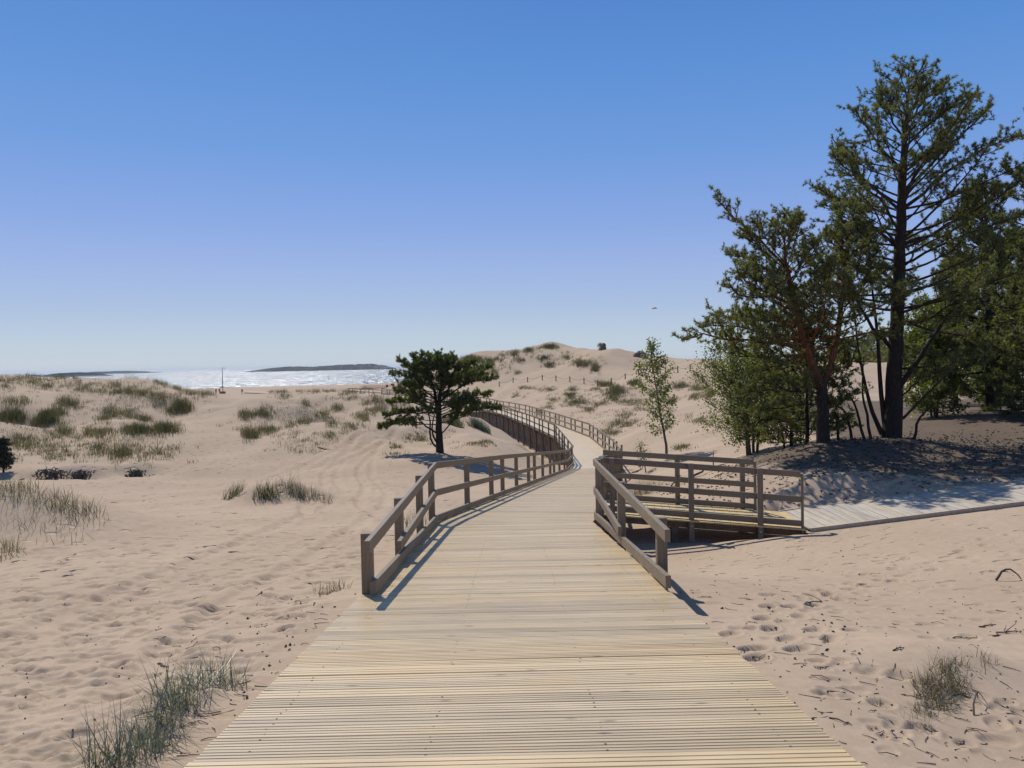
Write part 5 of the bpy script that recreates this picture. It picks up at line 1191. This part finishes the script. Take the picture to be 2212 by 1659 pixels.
for i, (px, py, d, s_) in enumerate(((50, 475.5, 38.3, 1.0), (80, 477.5, 38, 0.8), (137, 474, 38.8, 0.6))):
    rs = np.random.default_rng(200 + i); q = gp(px, py, d); mbx = MB()
    for k in range(130):
        a = q + np.array([rs.normal(0, 0.36 * s_), rs.normal(0, 0.2), rs.uniform(-0.05, 0.38) * s_]); dv = rs.normal(0, 1, 3) * np.array([1, 0.4, 0.6]) - np.array([0, 0.2, 0.5])
        mbx.tube(curve(a, dv, rs.uniform(0.15, 0.5) * s_, 4, rs, -0.4, 0.35), np.linspace(0.03, 0.008, 5), 4)
    tag(mbx.build('root_tangle', M['stick'], origin=q), ('wide dark tangle of roots on the low sand scarp at the left', 'rounder dark root tangle on the scarp just right of the wide one', 'small dark root tangle at the right end of the low sand scarp')[i], 'roots')

# ------------------------------------------------------------------ small things on the sand
def stick(label, px0, py0, px1, py1, seed, r=0.012, forks=2, lift=0.006, bow=0.0, name='stick', cat='stick'):
    a, b = gp(px0, py0), gp(px1, py1); rs = np.random.default_rng(seed); n = 8; t = np.linspace(0, 1, n)
    c = a[None] * (1 - t)[:, None] + b[None] * t[:, None]; ln = np.linalg.norm(b - a)
    c[:, 2] = ground_z(c[:, 0], c[:, 1]) + r * 0.6 + lift * 4 * t * (1 - t) + bow * np.sin(t * math.pi)
    c[1:-1] += rs.normal(0, ln * 0.03, (n - 2, 3)) * np.array([1, 1, 0.3]); mbx = MB().tube(c, np.linspace(r, r * 0.4, n), 6)
    for k in range(forks):
        i = int(rs.integers(2, n - 2)); d = norm(c[i + 1] - c[i]) + rs.normal(0, 0.6, 3) * np.array([1, 1, 0.3]) + np.array([0, 0, 0.15])
        mbx.tube(curve(c[i], d, ln * rs.uniform(0.2, 0.4), 4, rs, 0, 0.15), np.linspace(r * 0.6, r * 0.25, 5), 5)
    return tag(mbx.build(name, M['stick'], origin=a), label, cat)
stick('dark bent branch arching off the sand near the right edge below the grey path', 996, 581, 1021, 580, 1, 0.016, 2, 0.0, 0.13)
stick('long thin twig lying on the sand by the lower right edge', 993, 637, 1024, 630, 2, 0.008, 2)
stick('short dark stick right of the middle footprints near the right edge', 979, 627, 996, 625, 3, 0.008, 1)
stick('thin forked twig lying between the footprints above the straw clump', 953, 638, 976, 636, 4, 0.006, 2)
stick('slim twig close to the footprints beside the planks at right', 807, 603, 828, 601, 5, 0.007, 2)
stick('thin curved twig on the sand below the tiny dark tuft', 829, 718, 852, 726, 6, 0.005, 1)
stick('twiggy scrap lying above the tiny dark tuft at lower right', 893, 650, 904, 648, 7, 0.006, 3)
stick('dark dead branch lying behind the side ramp under the pine shade', 692, 478, 726, 466, 8, 0.04, 3, 0.02, 0.1)
stick('curved dead root arching from the sand behind the ramp rails', 671, 487, 688, 481, 9, 0.025, 1, 0, 0.15)
stick('black crooked root standing on the sand behind the ramp rail corner', 638, 472, 642, 458, 10, 0.04, 1, 0, 0.25)
stick('thin dry stalk at the lower right beside the mound', 974, 716, 978, 700, 11, 0.006, 1, 0, 0.10)
stick('short twig on the sand left of the planks in the lower left', 158, 664, 168, 668, 12, 0.007, 0)
stick('thin dark twig on the plain sand left of the lone pine shade', 318, 448, 330, 450, 13, 0.03, 1)
# fine litter: cones, bark scraps, twigs
rs = np.random.default_rng(91); mbx = MB()
def scrap(q, s):
    v = rs.normal(0, 1, (6, 3)); v /= np.linalg.norm(v, axis=1)[:, None]
    o = np.array([[1, 0, 0], [-1, 0, 0], [0, 1, 0], [0, -1, 0], [0, 0, 1], [0, 0, -1]], float) * np.array([1.0, 0.6, 0.55]) + v * 0.25
    a = rs.random() * 6.28; Rm = np.array([[math.cos(a), -math.sin(a), 0], [math.sin(a), math.cos(a), 0], [0, 0, 1]])
    mbx.add(q + np.array([0, 0, s * 0.35]) + (o @ Rm.T) * s, np.array([[0, 2, 4], [2, 1, 4], [1, 3, 4], [3, 0, 4], [2, 0, 5], [1, 2, 5], [3, 1, 5], [0, 3, 5]]), rs.random())
def scatter(n, x0, x1, y0, y1, s0, s1, avoid=True):
    for _ in range(n):
        q = on_ground(rs.uniform(x0, x1), rs.uniform(y0, y1))
        if q is None: continue
        if avoid and abs(q[0]) < DW / 2 + 0.1 and q[1] < 16: continue
        scrap(q, rs.uniform(s0, s1))
scatter(220, 690, 1024, 530, 760, 0.005, 0.013); scatter(70, 680, 860, 520, 660, 0.012, 0.022); scatter(90, 0, 330, 560, 765, 0.005, 0.011); scatter(50, 240, 360, 590, 720, 0.008, 0.02); scatter(60, 640, 800, 476, 515, 0.02, 0.045)
for _ in range(5200):
    x = rs.normal(13.5, 5.5); y = rs.normal(21.8, 2.2)
    if y < 18.6 or x < 4.5: continue
    scrap(np.array([x, y, float(ground_z(x, y))]), rs.uniform(0.012, 0.05))
tag(mbx.build('pine_litter', M['cone'], attr=True), kind='stuff')
mbx = MB()
for _ in range(420):
    px, py = (rs.uniform(690, 1024), rs.uniform(525, 765)) if rs.random() < 0.6 else (rs.uniform(150, 350), rs.uniform(580, 765))
    q = on_ground(px, py)
    if q is None or (abs(q[0]) < DW / 2 + 0.1 and q[1] < 16): continue
    d = norm([rs.normal(), rs.normal() * 0.6, 0]); ln = rs.uniform(0.03, 0.14); c = np.array([q + d * ln * t for t in (0, 0.5, 1)]); c[:, 2] = ground_z(c[:, 0], c[:, 1]) + 0.004; c[1] += rs.normal(0, 0.006, 3)
    mbx.tube(c, [0.0028, 0.0024, 0.0014], 4)
tag(mbx.build('twig_litter', M['stick']), kind='stuff')

# ------------------------------------------------------------------ beach: mast, people, posts, wrack
q = at(223, 396.5, 245); q[2] = float(ground_z(q[0], q[1]))
topz = at(223, 367.8, 245)[2]
mast = empty('beach_mast', q, 'tall thin grey mast with a red base on the beach beyond the dune gap', 'mast')
MB().tube([q, [q[0], q[1], topz * 0.5 + q[2] * 0.5], [q[0], q[1], topz]], [0.13, 0.1, 0.08], 8).build('pole', M['pole'], mast)
zc = at(223, 387, 245)[2]
MB().box([q[0], q[1] - 0.2, zc], (0.75, 0.06, 0.1)).build('crosspiece', M['pole'], mast)
MB().bevbox([q[0], q[1] - 0.1, at(223, 393.6, 245)[2]], (0.75, 0.5, 0.7), None, 0.05).build('red_base', M['red'], mast)
MB().box([q[0] + 0.5, q[1], topz - 0.1], (0.5, 0.05, 0.06)).build('top_arm', M['pole'], mast)
def person(label, px, py, d, cloth, seed):
    q = at(px, py, d); q[2] = max(float(ground_z(q[0], q[1])), 0.2)
    root = empty('person', q, label, 'person'); rs = np.random.default_rng(seed); k = rs.uniform(-0.12, 0.12)
    J = {'pel': (0, 0, .92, .15), 'che': (0, 0, 1.28, .17), 'nck': (0, 0, 1.48, .06), 'hd0': (0, 0.01, 1.58, .085), 'hd1': (0, 0.01, 1.72, .08), 'lh': (-.1, 0, .86, .1), 'lk': (-.11, .05 + k, .48, .065), 'la': (-.11, -.02 + k, .08, .045), 'lt': (-.11, .14 + k, .04, .04), 'rh': (.1, 0, .86, .1), 'rk': (.11, .03 - k, .48, .065), 'ra': (.11, -.05 - k, .08, .045), 'rt': (.11, .11 - k, .04, .04),
         'ls': (-.19, 0, 1.4, .065), 'le': (-.25, -.04, 1.12, .045), 'lw': (-.24, .06, .86, .035), 'rs': (.19, 0, 1.4, .065), 're': (.25, -.02, 1.12, .045), 'rw': (.22, .1, .88, .035)}
    E_ = [('pel', 'che'), ('che', 'nck'), ('nck', 'hd0'), ('hd0', 'hd1'), ('pel', 'lh'), ('lh', 'lk'), ('lk', 'la'), ('la', 'lt'), ('pel', 'rh'), ('rh', 'rk'), ('rk', 'ra'), ('ra', 'rt'), ('che', 'ls'), ('ls', 'le'), ('le', 'lw'), ('che', 'rs'), ('rs', 're'), ('re', 'rw')]
    nm = list(J); me = bpy.data.meshes.new('body'); me.from_pydata([J[n][:3] for n in nm], [(nm.index(a), nm.index(b)) for a, b in E_], []); me.materials.append(cloth)
    o = bpy.data.objects.new('body', me); COL.objects.link(o); o.parent = root
    md = o.modifiers.new('skin', 'SKIN')
    sk = me.skin_vertices[0].data if me.skin_vertices else None
    if sk is None:
        me.attributes  # older data layer missing: leave default radii
    else:
        for i, n in enumerate(nm): sk[i].radius = (J[n][3], J[n][3] * (0.75 if n in ('che', 'pel') else 1)); sk[i].use_root = (n == 'pel')
    s2 = o.modifiers.new('sub', 'SUBSURF'); s2.levels = 1; s2.render_levels = 1
person('person in dark clothes left of the mast, leftmost of the pair on the beach', 216, 390, 243, M['dark_cloth'], 1)
person('person in dark clothes standing right beside the red mast base', 219.5, 391, 240, M['dark_cloth'], 2)
person('person in rust brown clothes on the beach to the right of the mast', 242, 388, 236, M['brown_cloth'], 3)
def beach_post(label, px, py, d, sign):
    q = at(px, py, d); q[2] = max(float(ground_z(q[0], q[1])), 0.1); root = empty('beach_post', q, label, 'post')
    MB().tube([q, q + np.array([0, 0, 1.2 if not sign else 2.2])], 0.09, 7).build('pole', M['fence_post'], root)
    MB().bevbox(q + np.array([0, -0.16, 1.3 if not sign else 2.1]), (0.5, 0.09, 0.55) if not sign else (0.7, 0.05, 0.4), None, 0.03).build('bin' if not sign else 'sign_board', M['fence_post'], root)
beach_post('dark bin on a short post on the far beach', 387, 384.5, 330, False)
beach_post('small dark sign on a post on the far beach next to the bin', 392.5, 385, 320, True)
mbx = MB(); n = 60
for k in range(n - 1): pass
px = np.linspace(362, 470, n); top = []; bot = []
for i, x in enumerate(px):
    a = at(x, 382.4 - (x - 362) * 0.019, 400 + rs.normal(0, 2)); bt = at(x, 382.4, 345 + rs.normal(0, 3))
    top.append((a[0], a[1], float(ground_z(a[0], a[1])) + 0.35)); bot.append((bt[0], bt[1], float(ground_z(bt[0], bt[1])) + 0.25))
v = np.array(top + bot); f = np.array([[i, i + 1, n + i + 1, n + i] for i in range(n - 1)])
tag(mbx.add(v, f).build('beach_wrack', M['wrack']), kind='stuff')
hummock('small grassy sand heap on the far beach by the water', 365, 384, 330, 5.5, 1.3, 9, True, 'sand')

# gull
q = at(654.5, 308.5, 60); gull = empty('gull', q, 'tiny gull gliding in the sky above the slender birch', 'bird')
u = np.linspace(0, 1, 7); MB().tube(np.stack([q[0] + (u - 0.5) * 0.42, np.full(7, q[1]), q[2] + 0.02 * np.sin(u * 3)], 1), [0.01, 0.045, 0.06, 0.062, 0.05, 0.04, 0.012], 8).build('body', M['bird'], gull, smooth=True)
for sg in (-1, 1):
    pts = []
    for (y, x, z, ch) in ((0.03, 0.02, 0.02, 0.14), (0.3, 0.03, 0.11, 0.13), (0.62, -0.06, 0.05, 0.03)):
        pts += [(q[0] + x + ch / 2, q[1] + sg * y, q[2] + z), (q[0] + x - ch / 2, q[1] + sg * y, q[2] + z), (q[0] + x, q[1] + sg * y, q[2] + z + 0.015)]
    f = []
    for k in range(2):
        a = k * 3; f += [[a, a + 1, a + 4, a + 3], [a + 1, a + 2, a + 5, a + 4], [a + 2, a, a + 3, a + 5]]
    MB().add(pts, [np.array(f), np.array([[0, 1, 2], [8, 7, 6]])]).build('wing', M['bird'], gull)

# things of a kind belong together
GROUPS = {'stick': 'sticks and twigs lying on the sand', 'grass': 'clumps of dune grass', 'railing': 'timber railings of the boardwalk', 'person': 'people on the far beach',
          'headland': 'wooded headlands along the horizon', 'roots': 'root tangles on the low sand scarp', 'hummock': 'hummocks on the dunes and beach', 'post': 'posts on the far beach', 'bush': 'bushes round the pines'}
NAMED = {'pine_tree': 'pine trees', 'sapling': 'thin saplings'}
for o in list(bpy.data.objects):
    if o.parent is None and 'category' in o and 'group' not in o:
        g_ = NAMED.get(o.name.split('.')[0]) or GROUPS.get(o['category'])
        if g_ and o.get('kind') != 'stuff': o['group'] = g_
